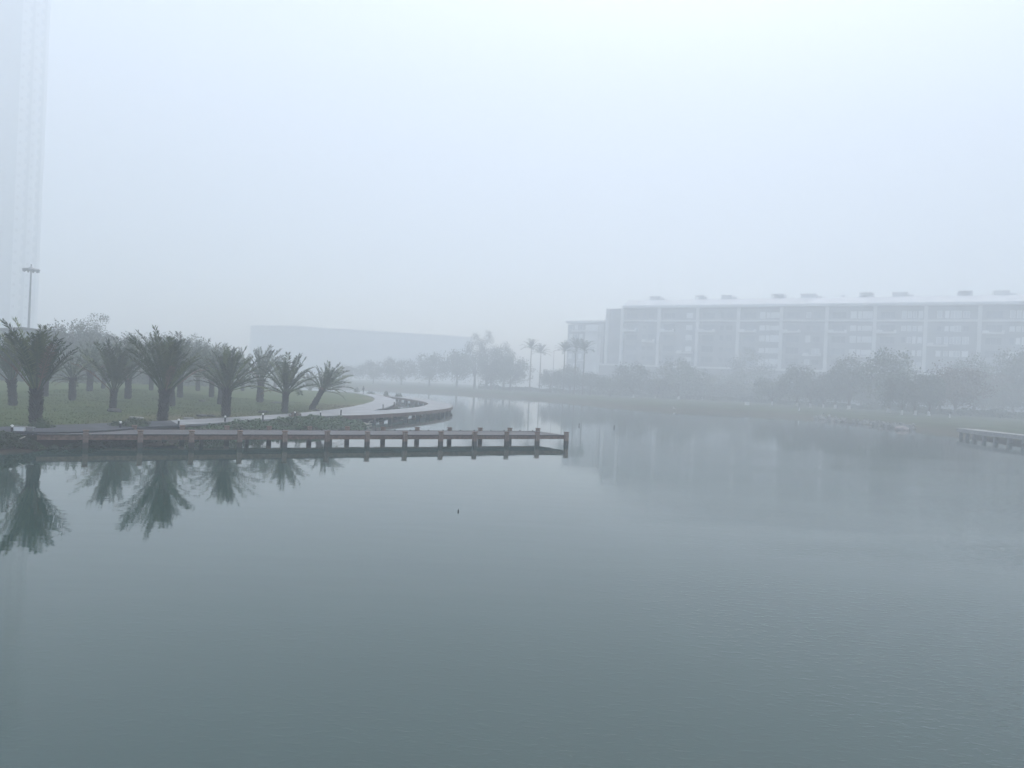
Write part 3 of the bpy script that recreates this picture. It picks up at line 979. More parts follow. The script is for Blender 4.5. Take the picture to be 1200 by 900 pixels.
def bush(p, w, h, label, n, leaf, seed, cat='bush', group=None, m=None):
    rn = random.Random(seed); t = thing('bush', p, label, cat, group)
    mb = MB()
    for _ in range(n):
        d = Vector((rn.gauss(0, 1), rn.gauss(0, 1), rn.gauss(0, 1))).normalized()
        d.z = abs(d.z)
        k = (.55 + .45 * rn.random()) * (1 + .28 * noise.noise(d * 2.2 + Vector((seed, 0, 0))))
        q = Vector((d.x * w / 2 * k, d.y * w / 2 * k, d.z * h * k))
        a = Vector((rn.gauss(0, 1), rn.gauss(0, 1), rn.gauss(.3, 1))).normalized(); b = a.cross(d + Vector((.1, .2, .05))).normalized()
        s = leaf * rn.uniform(.6, 1.4)
        mb.add([q - a * s * .5, q - b * s * .3, q + a * s * .5, q + b * s * .3], [(0, 1, 2, 3)])
    mb.build('foliage', m or M['shrub'], t)
    st = MB()
    for _ in range(5):
        a = rn.uniform(0, 6.28); st.tube([(0, 0, -.1), (math.cos(a) * w * .15, math.sin(a) * w * .15, h * .4), (math.cos(a) * w * .3, math.sin(a) * w * .3, h * .75)], [.03, .02, .01], 4)
    st.build('stem', M['bark'], t)
    return t


def onz(x, y, z0=1.0):
    p = hit(x, y, lh, z0); return p


bush(onz(156.5, 504.5), 2.3, .85, 'dark round bush between the path and the pier, left of the large bushy palm', 2200, .13, 3)
bush(onz(136, 504), 1.1, .6, 'small dark bush at the foot of the bollard left of the round bush', 900, .12, 4)
bush(onz(48, 504.5), 1.6, .75, 'dark bush right of the white box below the biggest palm', 1400, .12, 5)
bush(onz(346, 490.5), 1.3, .7, 'small brownish bush rising above the ground cover by the path', 700, .13, 6, m=M['leaf_red'])
for x, y, w, h, lab in [(417.5, 459.8, 1.5, 1.3, 'faint rounded bush left of the walker on the far path'), (434, 461.5, 2.2, .6, 'low faint bush right of the walker on the far path'),
                        (452, 464.0, 1.5, 1.15, 'faint upright bush at the start of the far boardwalk arm'), (466.5, 465.0, 1.7, .95, 'faint round bush hanging over the far boardwalk arm')]:
    p = atz(x, y, PZ); p.z = max(.5, lh(p)); p.y += .5
    bush(p, w, h + PZ - p.z, lab, 500, .18, int(x), group='bushes along the far path')

# ------------------------------------------------------------------ rocks, slabs, white box, litter of the bank
def rock_mesh(seed, m, n=2):
    bm = bmesh.new(); bmesh.ops.create_icosphere(bm, subdivisions=n, radius=1)
    for v in bm.verts:
        k = 1 + .3 * noise.noise(v.co * 1.3 + Vector((seed * 3.1, 0, 0))) + .12 * noise.noise(v.co * 3.7 + Vector((seed, 5, 0)))
        v.co *= k; v.co.z *= .6
    me = bpy.data.meshes.new('rock'); bm.to_mesh(me); bm.free(); me.materials.append(m); return me


RK = [rock_mesh(i, M['stone_dark']) for i in range(3)]; RP = [rock_mesh(i + 7, M['stone'], 1) for i in range(4)]
for i, (x, y, s, lab) in enumerate([(134.5, 482.8, (.62, .4, .35), 'dark rock lying at the foot of the palm with bare spreading stalks'), (237, 488, (.55, .4, .22), 'larger dark rubble lump left of the dense palm'),
                                 (247, 488.3, (.5, .35, .2), 'smaller dark rubble lump at the foot of the dense palm'), (308, 483.5, (.55, .4, .25), 'dark stone on the lawn between the dense palm and the low round palm'),
                                 (237, 470.5, (.6, .4, .25), 'dim stone on the lawn behind the dense palm'), (326, 472.8, (.9, .4, .22), 'dark stone left of the low round palm'),
                                 (370, 481.2, (.55, .4, .24), 'dark stone at the foot of the leaning palm')]):
    p = onz(x, y, 1.3)
    o = link('rock', RK[i % 3]); o.location = (p.x, p.y, p.z + s[2] * .3); o.scale = s; o.rotation_euler = (0, 0, i * 1.3)
    tag(o, lab, 'rock', 'rocks on the lawn')
for x, y, w, d, lab in [(160, 490.8, .62, .5, 'pale flat concrete slab on the lawn above the round bush'), (221, 491.6, .5, .4, 'small pale flat slab left of the dense palm near the path')]:
    p = onz(x, y, 1.2); q = MB(); q.box((0, 0, .09), (w * 1.5, d, .1)); q.box((0, 0, .02), (w * 1.3, d * .8, .1), taper=.9)
    o = q.build('concrete_slab', M['slab']); o.location = p; o.rotation_euler = (.04, .05, .3); tag(o, lab, 'slab', 'slabs on the lawn')

p = atz(22.5, 508, .72); p.z = .70
wb = thing('utility_box', p, 'small white utility box with two doors beside the path at far left', 'utility box', rot=(0, 0, .15))
q = MB(); q.box((0, 0, .2), (.58, .3, .42)); q.build('cabinet', M['white'], wb)
for s in (-1, 1):
    q = MB(); q.box((s * .14, -.158, .21), (.255, .012, .36)); q.build('door', M['white'], wb)
q = MB(); q.box((0, 0, .425), (.62, .34, .03)); q.build('lid', M['slab'], wb)
q = MB(); q.box((0, 0, .0), (.66, .38, .06)); q.build('plinth', M['slab'], wb)
p = atz(34.5, 508, .72); p.z = .68
ft = thing('side_table', p, 'low grey table-like stand right of the white utility box', 'stand', rot=(0, 0, .1))
for s in (-.18, .18):
    q = MB(); q.box((s, 0, .17), (.06, .06, .42)); q.build('leg', M['slab'], ft)
q = MB(); q.box((0, 0, .4), (.5, .3, .045)); q.build('top', M['slab'], ft)


def branch(pts, r, label, seed, prongs):
    o = None; m = MB(); m.tube(pts, [r * (1 - .6 * i / (len(pts) - 1)) for i in range(len(pts))], 6)
    for pr in prongs: m.tube(pr, [r * .6, r * .4, r * .2][:len(pr)], 5)
    ctr = Vector(pts[0]); m.v = [tuple(Vector(v) - ctr) for v in m.v]
    o = m.build('driftwood', M['bleached']); o.location = ctr
    return tag(o, label, 'driftwood', 'driftwood on the bank')


a, b = atd(17.5, 518, 40.5), atd(29.5, 511.5, 40.5)
branch([a, a.lerp(b, .5) + Vector((0, 0, .03)), b], .06, 'pale straight log lying on the dark plants of the left bank', 1, [])
a, b, c = atz(31, 526, .06), atz(18, 529.5, .02), atz(20, 523.5, .25)
branch([a, a.lerp(c, .5), c], .06, 'forked white branch in the water edge below the left bank', 2, [[a, a.lerp(b, .5), b]])
a, b, c = atz(423, 494.5, .35), atz(431, 497, .12), atz(436, 496.6, .1)
branch([a, b, c], .07, 'white branched stick on the bank under the near end of the boardwalk', 3, [[b, b + Vector((.2, 0, .3)), b + Vector((.5, 0, .35))], [b, b + Vector((-.2, -.2, -.1)), b + Vector((-.5, -.2, -.1))]])

# floats and stakes in the open water
p = atz(537, 599.5, 0)
fl = thing('fishing_float', p, 'tiny dark float standing upright alone in the open water', 'float')
fl.scale = (.75, .75, .62)
q = MB(); q.lathe([(.012, -.05), (.035, -.03), (.045, .04), (.03, .1), (.012, .13)], 10); q.build('body', M['black'], fl, True)
q = MB(); q.lathe([(.01, .125), (.01, .19)], 6); q.build('stem', M['black'], fl)
for x, y, lab in [(678.5, 499, 'small dark stake in the water right of the pier end'), (719.5, 501.2, 'small dark stake in the water, the farther right of the two')]:
    p = atz(x, y, 0); o = thing('stake', p, lab, 'stake', 'stakes in the water')
    q = MB(); q.tube([(0, 0, -.5), (.02, 0, .12), (.03, 0, .3)], [.06, .055, .05], 7); q.build('pole', M['wood_dark'], o)
    q = MB(); q.lathe([(.075, .16), (.075, .2)], 8); q.build('collar', M['black'], o)

# riprap on the right bank
rn = random.Random(31); mb = MB()
line = [(955, 491), (985, 494.5), (1020, 498), (1050, 501.5), (1072, 503.5)]
for i in range(170):
    t_ = rn.random() * (len(line) - 1); k = int(t_); f = t_ - k
    x = line[k][0] * (1 - f) + line[min(k + 1, 4)][0] * f; y = line[k][1] * (1 - f) + line[min(k + 1, 4)][1] * f - abs(rn.gauss(0, 2.2))
    p = hit(x, y, rh, .4)
    s = rn.uniform(.14, .42); me = RP[rn.randrange(4)]
    rot = Euler((rn.uniform(0, 6), rn.uniform(0, 6), rn.uniform(0, 6))).to_matrix()
    mb.add([rot @ Vector((v.co.x * s * 1.3, v.co.y * s, v.co.z * s)) + Vector((p.x, p.y, max(p.z, 0) + s * .2)) for v in me.vertices], [tuple(pl.vertices) for pl in me.polygons])
M['riprap'] = mat('riprap_mat', (.24, .24, .23), .9, .35, .9, spec=.2)
tag(mb.build('riprap', M['riprap']), 'scatter of pale stones along the edge of the right bank', 'stones', kind='stuff')
p = atz(1057, 504, 0)
o = link('rock', rock_mesh(17, M['stone_pink'])); o.location = (p.x, p.y, .2); o.scale = (1.3, .8, .8)
tag(o, 'broad pale pinkish boulder at the end of the pale stones on the right bank', 'rock')

# ------------------------------------------------------------------ long building on the right
DA, DB = 227.0, 187.0
ba, bb = atd(749, 400, DA), atd(1115, 400, DB)
ba.z = bb.z = 0
bu = (bb - ba); bay = bu.length / 7; bu.normalize(); bn = Vector((bu.y, -bu.x, 0))      # towards the water
org = ba - bu * bay * .5                               # column 1
NB = 10                                                 # bays
BA = math.atan2(bu.y, bu.x)
GZ = 3.6
KB = 1.65                                              # building enlarged and set farther back so the haze fades it
bld = thing('apartment_building', (org.x * KB, org.y * KB, 5 + (GZ - 5) * KB), 'long pale apartment building with white columns and balconies across the water on the right', 'building', rot=(0, 0, BA))
bld.scale = (KB, KB, KB)
def zb(z): return z - GZ
LEN = bay * NB
x0 = -bay * .46
q = MB(); q.box(((LEN + x0) / 2, 9.0, zb(20.6)), (LEN - x0, 16, 17.6)); q.build('wall', M['wall'], bld)
q = MB(); q.box(((LEN + x0) / 2 + 1, 7.2, zb(6.8)), (LEN - x0 + 4, 17, 9.6)); q.build('podium', M['wall_dark'], bld)
q = MB(); q.box(((LEN + x0) / 2 + 1, -1.45, zb(11.75)), (LEN - x0 + 4, .3, .55)); q.build('terrace_parapet', M['render'], bld)
# eaves and shallow roof
q = MB(); q.box(((LEN + bay * .02) / 2, 8.4, zb(29.75)), (LEN - bay * .02, 19.4, .7)); q.build('eave', M['roof_grey'], bld)
rf = MB(); a_, b_ = bay * .02 + .3, LEN - .3
rf.add([(a_, -1.0, zb(30.1)), (b_, -1.0, zb(30.1)), (b_, 17.8, zb(30.1)), (a_, 17.8, zb(30.1)), (a_, 3.5, zb(32.2)), (b_, 3.5, zb(32.2)), (b_, 13.5, zb(32.2)), (a_, 13.5, zb(32.2))],
       [(0, 1, 5, 4), (1, 2, 6, 5), (2, 3, 7, 6), (3, 0, 4, 7), (4, 5, 6, 7), (3, 2, 1, 0)])
rfo = rf.build('roof', M['roof_grey'], bld)
rn = random.Random(3)
COLX = [727.5, 770.7, 814.5, 862.8, 912.3, 966.7, 1022.7, 1083.3, 1147.5, 1214, 1285]
def bayx(px): return bay * float(np.interp(px, COLX, range(11)))
for xa, xb, kind in [(754, 771, 0), (807, 817, 1), (838, 856, 0), (897, 912, 1), (932, 958, 0), (978, 987, 2), (1002, 1019, 1), (1042, 1068, 0), (1121, 1139, 1), (1164, 1191, 0), (1230, 1246, 1)]:
    a_, b_ = bayx(xa), bayx(xb); xx = (a_ + b_) / 2; w = b_ - a_
    q = MB()
    if kind == 0:                                       # long low lift housing with a lean-to
        q.box((xx - w * .15, 6.0, zb(32.75)), (w * .7, 4, 1.2)); q.box((xx + w * .3, 6.2, zb(32.5)), (w * .4, 3.4, .7)); q.box((xx - w * .15, 6.0, zb(33.4)), (w * .76, 4.6, .12))
    elif kind == 1:                                     # open pergola
        for sx in (-.46, .46):
            for sy in (4.2, 7.8): q.box((xx + w * sx, sy, zb(32.8)), (.3, .3, 1.3))
        q.box((xx, 6, zb(33.5)), (w, 4.4, .18)); q.box((xx, 7.4, zb(32.75)), (w * .8, .2, 1.1))
    else:                                               # water tank
        q.lathe([(w * .4, zb(32.1)), (w * .4, zb(33.1)), (w * .15, zb(33.5))], 12, (xx, 6, 0))
    q.build('roof_pavilion', M['roof_grey'], rfo)
# floor bands
q = MB(); q.box(((LEN + 0) / 2, .55, zb(25.55)), (LEN, 1.1, .42)); q.build('floor_band', M['render'], bld)
for z in (22.2, 19.0, 15.8, 12.8):
    q = MB(); q.box(((LEN + x0) / 2, .9, zb(z)), (LEN - x0, .3, .25)); q.build('floor_band', M['wall'], bld)
cm_ = MB(); cm_.box((0, 0, 0), (.85, .9, 17.4)); cmm = cm_.mesh('column', M['render'])
for i in range(NB + 1):
    o = link('column', cmm, bld); o.location = (bay * i, .35, zb(20.65))
o = link('column', cmm, bld); o.location = (x0 + .45, .35, zb(20.65))


def winmesh(w, h, m, nm):
    f = MB(); f.box((0, 0, 0), (w, .16, h)); fm = f.mesh('window', M['wall'] if m is M['glass'] else M['white'])
    g = MB()
    for k in range(nm):
        ww = (w - .12 * (nm + 1)) / nm
        g.box((-w / 2 + .12 + ww / 2 + k * (ww + .12), -.1, 0), (ww, .06, h - .22))
    return fm, g.mesh('pane', m)


WN = {}
def window(x, z, w, h, m, nm=2):
    key = (round(w, 1), round(h, 1), m, nm)
    if key not in WN: WN[key] = winmesh(key[0], key[1], M[m], nm)
    o = link('window', WN[key][0], bld); o.location = (x, .94, z)
    link('pane', WN[key][1], o)


bm_ = MB(); bm_.box((2.3, -.2, 0), (4.7, 1.9, .38)); bm_.box((.75, -.3, .42), (1.3, 1.4, .46)); bm_.box((4.4, -.4, .42), (.5, 1.2, .46)); balc = bm_.mesh('balcony', M['render'])
floors = [25.85, 22.45, 19.25, 16.05, 13.0]
M['blind_dim'] = mat('darker_blind_mat', (.50, .52, .54), .45, .06, 1.5, spec=.5, objvar=.12)  # same as the window blind material, in a darker grey
bright = {0: 0, 1: 0, 2: 0, 3: 1.0, 4: .3, 5: 1.0, 6: .75, 7: .85, 8: .75, 9: .6}
for i in range(NB):
    for k, z in enumerate(floors):
        hh = 1.9 if k in (0, 2) else 1.5
        # right-hand part of a bay: a run of windows with drawn white blinds, left half: glass loggia
        if i in (3, 5): runs = ((.56, 1.5, 2), (.69, .9, 1), (.845, 2.4, 3))
        elif i == 1: runs = ((.78, 1.9, 2),)
        elif i in (6, 8): runs = ((.58, 1.1, 1), (.69, .9, 1), (.79, .8, 1), (.90, 1.0, 1))
        elif i == 7: runs = ((.26, 1.1, 1), (.40, .9, 1), (.50, .8, 1), (.60, 1.6, 2), (.76, 1.4, 2))
        else: runs = ((.60, 1.2, 1), (.78, 2.0, 2))
        for xa, w, nm in runs:
            lit = i == 1 or (rn.random() < bright[i] and not (k == 4 and rn.random() < .5))
            dim = i in (4, 6, 7, 8) and rn.random() < .55
            window(bay * (i + xa), zb(z + .35 + hh / 2), w, hh * rn.choice((1, 1, .85)), ('blind_dim' if dim else 'blind') if lit else 'glass', nm)
        if i != 7: window(bay * (i + .26), zb(z + .25 + .95), 3.6, 1.9, 'glass', 3)
for i, fl_k in [(0, 1), (1, 1), (2, 1), (3, 1), (4, 1), (5, 1), (6, 1), (7, 2), (8, 1), (9, 2), (1, 3), (3, 4), (4, 3), (6, 4), (7, 4), (8, 4), (5, 3)]:
    o = link('balcony', balc, bld)
    o.location = (bay * i + (.5 if fl_k < 3 else bay * .52), -.1, zb(floors[fl_k] - .1))
o = link('balcony', balc, bld); o.location = (bay * .60, -.1, zb(floors[2] - .1)); o.scale = (.8, 1, 1)

# stair wing at the left end of the long building
w0 = atd(664, 400, 246); w1 = atd(706, 400, 238); w0.z = w1.z = 0
wu = (w1 - w0); WL = wu.length; wu.normalize(); WA = math.atan2(wu.y, wu.x)
wing = thing('building_wing', (w0.x * KB, w0.y * KB, 5 + (GZ - 5) * KB), 'narrower white end wing with tall vertical fins, left of the long apartment building', 'building', rot=(0, 0, WA))
wing.scale = (KB, KB, KB)
wz = atd(690, 376, 242).z
q = MB(); q.box((WL * .5, 7, (wz - GZ) / 2 - 1.4), (WL, 13, wz - GZ + .4)); q.build('wall', M['wall'], wing)
q = MB(); q.box((WL * .5, 6.6, wz - GZ - .4), (WL + .8, 14.4, .8)); q.build('roof', M['render'], wing)
q = MB(); q.box((WL * .72, .0, (wz - GZ) / 2 - .7), (WL * .34, 1.4, wz - GZ - 1.4)); q.build('stair_panel', M['render'], wing)
for fx in (.92, .965, 1.0):
    q = MB(); q.box((WL * fx, -.6, (wz - GZ) / 2 - .6), (.3, 1.6, wz - GZ - 1.2)); q.build('fin', M['render'], wing)
for k in range(5):
    zz_ = wz - GZ - 3.4 - 3.2 * k
    q = MB(); q.box((WL * .62, -.9, zz_), (WL * .85 if k < 2 else WL * .45, 1.3, .35)); q.build('balcony', M['render'], wing)
    for fx in (.1, .24, .38):
        f = MB(); f.box((WL * fx, .46, zz_ + 1.4), (1.2, .14, 1.7)); o = f.build('window', M['white'], wing)
        g = MB(); g.box((WL * fx, .37, zz_ + 1.4), (1.0, .05, 1.5)); g.build('pane', M['glass'] if (k + int(fx * 10)) % 2 else M['blind'], o)
q = MB(); q.box((WL * .5, -2.4, 4.3), (WL * 1.25, 5, .5)); q.build('terrace', M['render'], wing)
q = MB(); q.box((WL * .5, -2.0, 1.2), (WL * 1.2, 4.2, 5.8)); q.build('terrace_wall', M['wall_dark'], wing)

# faint far building behind the water
fa, fb = atd(292, 420, 560), atd(552, 420, 600)
fa.z = fb.z = 0
fu = fb - fa; FL = fu.length; fu.normalize(); FA = math.atan2(fu.y, fu.x)
far = thing('office_block', (fa.x, fa.y, 3.5), 'long low block almost lost in the fog behind the far shore', 'building', rot=(0, 0, FA))
fz = atd(420, 387.5, 580).z - 3.5
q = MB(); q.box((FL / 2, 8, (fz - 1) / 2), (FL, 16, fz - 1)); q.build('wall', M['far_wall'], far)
m = MB(); nseg = 16
for k in range(nseg):
    a0, a1 = k / nseg, (k + 1) / nseg
    z0_, z1_ = [fz - 1 + 1.6 * (math.sin(math.pi * min(1, t_ * 2.2 + .02)) if t_ < .227 else 1 - .35 * (t_ - .227)) for t_ in (a0, a1)]
    m.add([(FL * a0, -1, fz - 1), (FL * a1, -1, fz - 1), (FL * a1, -1, z1_), (FL * a0, -1, z0_), (FL * a0, 17, fz - 1), (FL * a1, 17, fz - 1), (FL * a1, 17, z1_), (FL * a0, 17, z0_)],
          [(0, 1, 2, 3), (5, 4, 7, 6), (3, 2, 6, 7), (4, 5, 1, 0)])
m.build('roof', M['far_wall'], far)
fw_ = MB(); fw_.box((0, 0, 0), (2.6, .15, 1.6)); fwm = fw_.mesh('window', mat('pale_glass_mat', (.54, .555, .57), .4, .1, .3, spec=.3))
for k in range(3):
    for j in range(16):
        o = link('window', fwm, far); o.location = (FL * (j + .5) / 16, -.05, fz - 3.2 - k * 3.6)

# ------------------------------------------------------------------ trees on the far and right banks
GR_ = 'trees along the right bank'
TREES = [  # x of trunk, base y, top y, crown width m, clear trunk m, kind, limewash, label
    (715, 466, 440, 9, 1.5, 2, False, 'low hazy tree below the left end of the long building'),
    (742, 468, 428, 9, 2.0, 0, True, 'hazy tree below the first wide bay of the long building'),
    (768, 467, 443, 9, 2.0, 2, True, 'hazy tree with a limewashed foot below the second bay'),
    (795, 468, 424, 10, 2.2, 0, True, 'hazy tree below the single column of lit windows'),
    (822, 469, 434, 10, 2.4, 1, True, 'hazy tree left of the white roadside box'),
    (850, 469, 440, 10, 2.2, 0, True, 'hazy tree just left of the white roadside box'),
    (878, 470, 414, 11, 2.6, 3, True, 'taller hazy tree standing behind the white roadside box'),
    (905, 470, 443, 9, 2.4, 2, True, 'hazy tree right of the white roadside box'),
    (934, 470.5, 430, 9, 2.6, 0, True, 'hazy tree with a limewashed foot behind the white marker post'),
    (950, 470, 438, 8, 2.8, 0, True, 'slim hazy tree with limewashed trunk left of a close pair'),
    (965, 471, 446, 8, 2.6, 2, True, 'left tree of the hazy close pair with limewashed feet'),
    (979, 471, 434, 8, 2.8, 0, True, 'right tree of the hazy close pair with limewashed feet'),
    (995, 472, 416, 10, 3.0, 1, True, 'hazy spreading tree below the brightest block of windows'),
    (1041, 484, 414, 13, 5.0, 0, True, 'tall tree with a bare limewashed trunk nearest the pale stones'),
    (1057, 477, 443, 9, 3.0, 2, True, 'hazy tree just right of the tall bare-trunked tree'),
    (1073, 477, 439, 9, 3.0, 0, True, 'hazy tree with a white foot left of the brownish round tree'),
    (1119, 487, 431, 13, 2.2, 4, False, 'large round brown-tinged tree standing low on the right bank'),
    (1089, 478, 436, 8, 3.0, 1, True, 'hazy slim tree touching the left side of the brownish round tree'),
    (1141, 483, 417, 11, 4.0, 1, True, 'hazy tree touching the right side of the brownish round tree'),
    (1163, 486, 437, 11, 3.0, 4, False, 'second brownish tree, hazier and right of the round one'),
    (1187, 486, 413, 11, 3.6, 0, True, 'hazy tree with a limewashed trunk near the right edge of the photo'),
    (1212, 489, 416, 12, 3.2, 1, True, 'tree cut off by the right edge of the photo'),
]
for i, (x, y, yt, w, bare, k, lime, lab) in enumerate(TREES):
    p = hit(x, y, rh, 3.0)
    lo_, hi_ = (262 - (x - 720) * .17, 300) if x < 1030 else (165, 225)
    if not lo_ < p.y < hi_:
        p = atd(x, y, min(max(p.y, lo_), hi_)); p.z = rh(p)
    p.z -= .1
    h = atd(x, yt, p.y).z - p.z
    tree(p, h, w * .86 * p.y / 160, min(bare * 1.3, h * .3) * .8, lab, 200 + i, k, lime, GR_)
# second row of shade trees closing the gaps against the podium
for i, (x, yt, w, k) in enumerate([(728, 444, 9, 0), (757, 441, 10, 2), (783, 438, 9, 0), (809, 440, 10, 2), (836, 437, 10, 0), (864, 440, 9, 0), (892, 438, 9, 2), (920, 441, 9, 0),
                                   (1010, 432, 10, 2), (1027, 437, 9, 0), (1102, 434, 10, 0), (1152, 428, 10, 1), (1176, 436, 9, 2)]):
    D = 292 - (x - 720) * .16; w *= D / 170; yt += 13 + 5 * math.sin(i * 2.3)
    p = atd(x, 460, D); p.z = rh(p) - .1
    h = atd(x, yt, D).z - p.z
    below = ['left end of the long building', 'first wide bay', 'second bay', 'third bay left half', 'third bay right half', 'fourth bay left half', 'fourth bay right half', 'fifth bay', 'brightest windows', 'seventh column',
             'eighth column', 'ninth column', 'last bay in view'][i]
    tree(p, h, w, h * .22, 'dim back-row tree against the podium under the %s' % below, 300 + i, k, False, 'back row trees below the long building')

far_trees = [(437, 424, 285, 12, 0, 'faintest far-shore tree below the middle of the lost block'), (470, 420, 282, 13, 2, 'faint spreading far-shore tree right of the faintest one'), (503, 416, 278, 13, 0, 'faint far-shore tree below the right part of the lost block'),
             (535, 410, 274, 12, 2, 'faint far-shore tree left of the two-topped tree'), (556, 396, 280, 9, 3, 'left top of the two-topped far-shore trees'), (570, 393, 276, 8, 3, 'right top of the two-topped far-shore trees'),
             (590, 403, 272, 10, 1, 'far-shore tree left of the royal palm with a ragged top'), (598, 420, 258, 12, 0, 'dense round far-shore tree left of the royal palm trunk'),
             (405, 428, 288, 12, 2, 'faint far-shore tree behind the leaning palm'), (575, 424, 262, 11, 0, 'low far-shore tree under the two-topped trees'),
             (645, 433, 250, 9, 2, 'low far-shore tree right of the royal palm'), (668, 430, 245, 9, 0, 'low far-shore tree left of the slender palms'), (692, 436, 238, 10, 2, 'low tree in front of the white end wing')]
for i, (x, yt, D, w, k, lab) in enumerate(far_trees):
    D += 38
    p = atd(x, 455, D); p.z = rh(p) - .1
    h = atd(x, yt, D).z - p.z
    tree(p, h, w * 1.15, h * .25, lab, 400 + i, k, False, 'trees on the far shore')

RG = 'royal palms on the far shore'
royal_palm(620.5, 457, 402, 300, 'tall royal palm standing clear against the fog in the centre', 1, group=RG)
royal_palm(632, 456, 408, 322, 'fainter royal palm just right of the clear tall one', 2, group=RG)
royal_palm(660, 455, 405, 288, 'left slender palm of the clump before the white end wing', 3, group=RG)
royal_palm(673, 455, 401, 282, 'middle slender palm of the clump before the white end wing', 4, group=RG)
royal_palm(683, 455, 404, 278, 'right slender palm of the clump before the white end wing', 5, group=RG)

def lamp_post(x, yb, yt, D, lab):
    p = atd(x, yb, D); p.z = rh(p) - .1
    h = atd(x, yt, D).z - p.z
    t = thing('street_lamp', p, lab, 'street lamp')
    q = MB(); q.tube([(0, 0, 0), (0, 0, h * .5), (0, 0, h)], [.16, .12, .09], 8); q.build('pole', M['metal'], t)
    q = MB(); q.tube([(0, 0, h), (.5, 0, h + .25), (1.6, 0, h + .3)], [.07, .06, .05], 6); q.build('arm', M['metal'], t)
    q = MB(); q.box((1.9, 0, h + .27), (.9, .3, .14)); q.build('lamp_head', M['metal'], t)
lamp_post(647, 462, 411, 284, 'thin street lamp on the far shore right of the royal palms')

# shrub belt under the trees of the right bank
rn = random.Random(77)
def belt(name, lab, xs, dists, hh, n, seed, m):
    rn = random.Random(seed); mb = MB(); ps = []
    for _ in range(n):
        x = rn.uniform(*xs); D = np.interp(x, [560, 600, 700, 800, 900, 1000, 1100, 1220], dists) + rn.uniform(0, 9)
        ps.append(atd(x, 460, float(D)))
    zs = right_h(np.array([p.x for p in ps]), np.array([p.y for p in ps]))
    for p, z in zip(ps, zs):
        k = .6 + .6 * noise.noise(Vector((p.x * .2, p.y * .2, seed)))
        q = Vector((p.x, p.y, z + hh * max(.1, k) * rn.random() ** .6))
        a = Vector((rn.gauss(0, 1), rn.gauss(0, 1), rn.gauss(0, 1))).normalized(); b = a.cross(Vector((rn.gauss(0, 1), rn.gauss(0, 1), 1))).normalized(); s = rn.uniform(.3, .7)
        mb.add([q - a * s * .5, q - b * s * .3, q + a * s * .5, q + b * s * .3], [(0, 1, 2, 3)])
    tag(mb.build(name, m), lab, 'hedge', kind='stuff')
belt('hedge', 'dark continuous shrub belt under the trees of the right bank', (560, 1225), [305, 300, 285, 270, 250, 228, 196, 180], 2.4, 26000, 5, M['shrub'])

# white roadside box, marker posts, egret
p = hit(875.5, 475, rh, 2.5)
kb = thing('roadside_box', p, 'white boxy cabinet on the right bank below the hazy trees', 'cabinet', rot=(0, 0, .2))
q = MB(); q.box((0, 0, .5), (1.15, .6, .9)); q.build('cabinet', M['white'], kb)
q = MB(); q.box((0, 0, .98), (1.3, .75, .07)); q.build('lid', M['slab'], kb)
q = MB(); q.box((0, -.31, .5), (.9, .02, .7)); q.build('door', M['lime'], kb)
for x, y, lab in [(936.5, 482, 'short white marker post on the right bank below the hazy trees'), (1113, 489.5, 'short white marker post in front of the brownish round tree')]:
    p = hit(x, y, rh, 2); t = thing('marker_post', p, lab, 'post', 'white marker posts')
    q = MB(); q.box((0, 0, .4), (.2, .2, .9), taper=.8); q.build('post', M['white'], t)
    q = MB(); q.box((0, 0, .87), (.22, .22, .06), taper=.6); q.build('cap', M['slab'], t)
p = hit(790, 482, rh, .4)
eg = thing('egret', (p.x, p.y, p.z), 'tiny white egret standing at the water edge of the right bank', 'bird')
q = MB(); q.tube([(.30, 0, .42), (.18, 0, .47), (0, 0, .52), (-.14, 0, .56), (-.22, 0, .66), (-.17, 0, .78), (-.20, 0, .88), (-.27, 0, .90), (-.34, 0, .885)], [.01, .06, .11, .09, .045, .03, .03, .035, .012], 8); q.build('body', M['egret'], eg, True)
q = MB(); q.tube([(-.33, 0, .887), (-.46, 0, .86)], [.012, .003], 5); q.build('beak', M['stone'], eg)
for s in (-.03, .03):
    q = MB(); q.tube([(0, s, .45), (.03, s, .24), (0, s, -.02)], [.012, .009, .009], 5); q.build('leg', M['black'], eg)

# ------------------------------------------------------------------ walker on the far path
p = atz(425.7, 461.8, PZ); p.z = PZ
man = thing('person', p, 'person in dark clothes walking on the far path beyond the lawn', 'person', rot=(0, 0, .9))
sk = {'pelvis': (0, 0, .95), 'belly': (0, .01, 1.1), 'chest': (0, .0, 1.3), 'neck': (0, .01, 1.47), 'jaw': (0, .03, 1.55), 'skull': (0, .015, 1.65),
      'shl': (.17, 0, 1.40), 'ell': (.22, -.05, 1.13), 'wrl': (.21, .06, .90), 'hdl': (.21, .1, .81), 'shr': (-.17, 0, 1.40), 'elr': (-.22, .0, 1.13), 'wrr': (-.21, .14, .92), 'hdr': (-.2, .19, .84),
      'hpl': (.09, 0, .90), 'knl': (.10, .14, .52), 'anl': (.10, .08, .09), 'tol': (.10, .24, .04), 'hpr': (-.09, 0, .90), 'knr': (-.10, -.04, .50), 'anr': (-.10, -.26, .13), 'tor': (-.1, -.13, .04)}
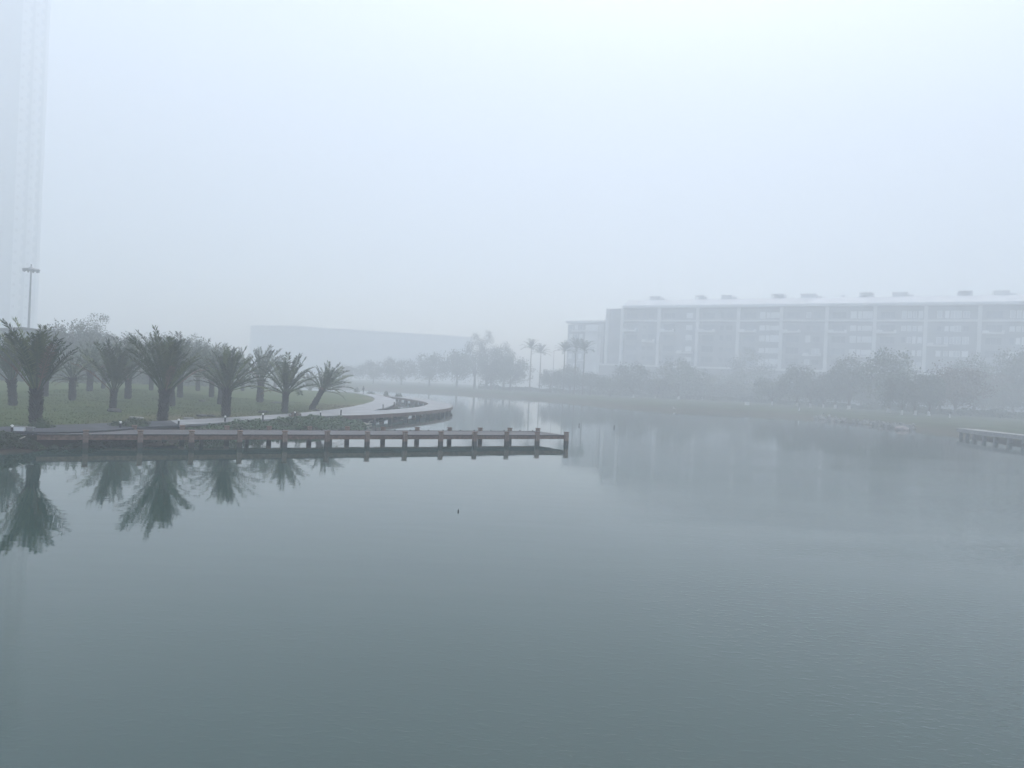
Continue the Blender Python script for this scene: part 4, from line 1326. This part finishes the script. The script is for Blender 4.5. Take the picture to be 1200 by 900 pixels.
ra_ = {'pelvis': .15, 'belly': .14, 'chest': .155, 'neck': .055, 'jaw': .075, 'skull': .095, 'shl': .065, 'ell': .043, 'wrl': .03, 'hdl': .035, 'shr': .065, 'elr': .043, 'wrr': .03, 'hdr': .035,
       'hpl': .095, 'knl': .062, 'anl': .042, 'tol': .035, 'hpr': .095, 'knr': .062, 'anr': .042, 'tor': .035}
ed = [('pelvis', 'belly'), ('belly', 'chest'), ('chest', 'neck'), ('neck', 'jaw'), ('jaw', 'skull'), ('chest', 'shl'), ('shl', 'ell'), ('ell', 'wrl'), ('wrl', 'hdl'), ('chest', 'shr'), ('shr', 'elr'), ('elr', 'wrr'), ('wrr', 'hdr'),
      ('pelvis', 'hpl'), ('hpl', 'knl'), ('knl', 'anl'), ('anl', 'tol'), ('pelvis', 'hpr'), ('hpr', 'knr'), ('knr', 'anr'), ('anr', 'tor')]
ks = list(sk)
me = bpy.data.meshes.new('body'); me.from_pydata([sk[k] for k in ks], [(ks.index(a), ks.index(b)) for a, b in ed], [])
bo_ = link('body', me, man)
md = bo_.modifiers.new('skin', 'SKIN'); bo_.modifiers.new('sub', 'SUBSURF').levels = 1
for v, k in zip(me.skin_vertices[0].data, ks): v.radius = (ra_[k], ra_[k] * .8)
me.skin_vertices[0].data[0].use_root = True
me.materials.append(M['cloth_dark'])
q = MB(); q.lathe([(.07, 1.62), (.105, 1.66), (.1, 1.71), (.06, 1.75), (.01, 1.765)], 10); q.build('hair', M['hair'], man, True)
q = MB(); q.lathe([(.05, 1.5), (.078, 1.54), (.092, 1.6), (.095, 1.64)], 10, (0, .035, 0)); q.build('face', M['skin'], man, True)

# ------------------------------------------------------------------ fog
if HAZE:
    mb = MB(); mb.box((0, 0, 0), (1000, 880, 274))
    hz = mb.build('haze', [])
    hz.location = (0, 250, 135.5)
    tag(hz, kind='stuff')
    m = bpy.data.materials.new('haze_mat'); m.use_nodes = True
    n, l = m.node_tree.nodes, m.node_tree.links
    n.remove(n['Principled BSDF'])
    v = n.new('ShaderNodeVolumePrincipled')
    v.inputs['Color'].default_value = (.91, .9645, 1.0, 1)
    v.inputs['Density'].default_value = HAZE_DENSITY
    l.new(v.outputs[0], n['Material Output'].inputs['Volume'])
    hz.data.materials.append(m)
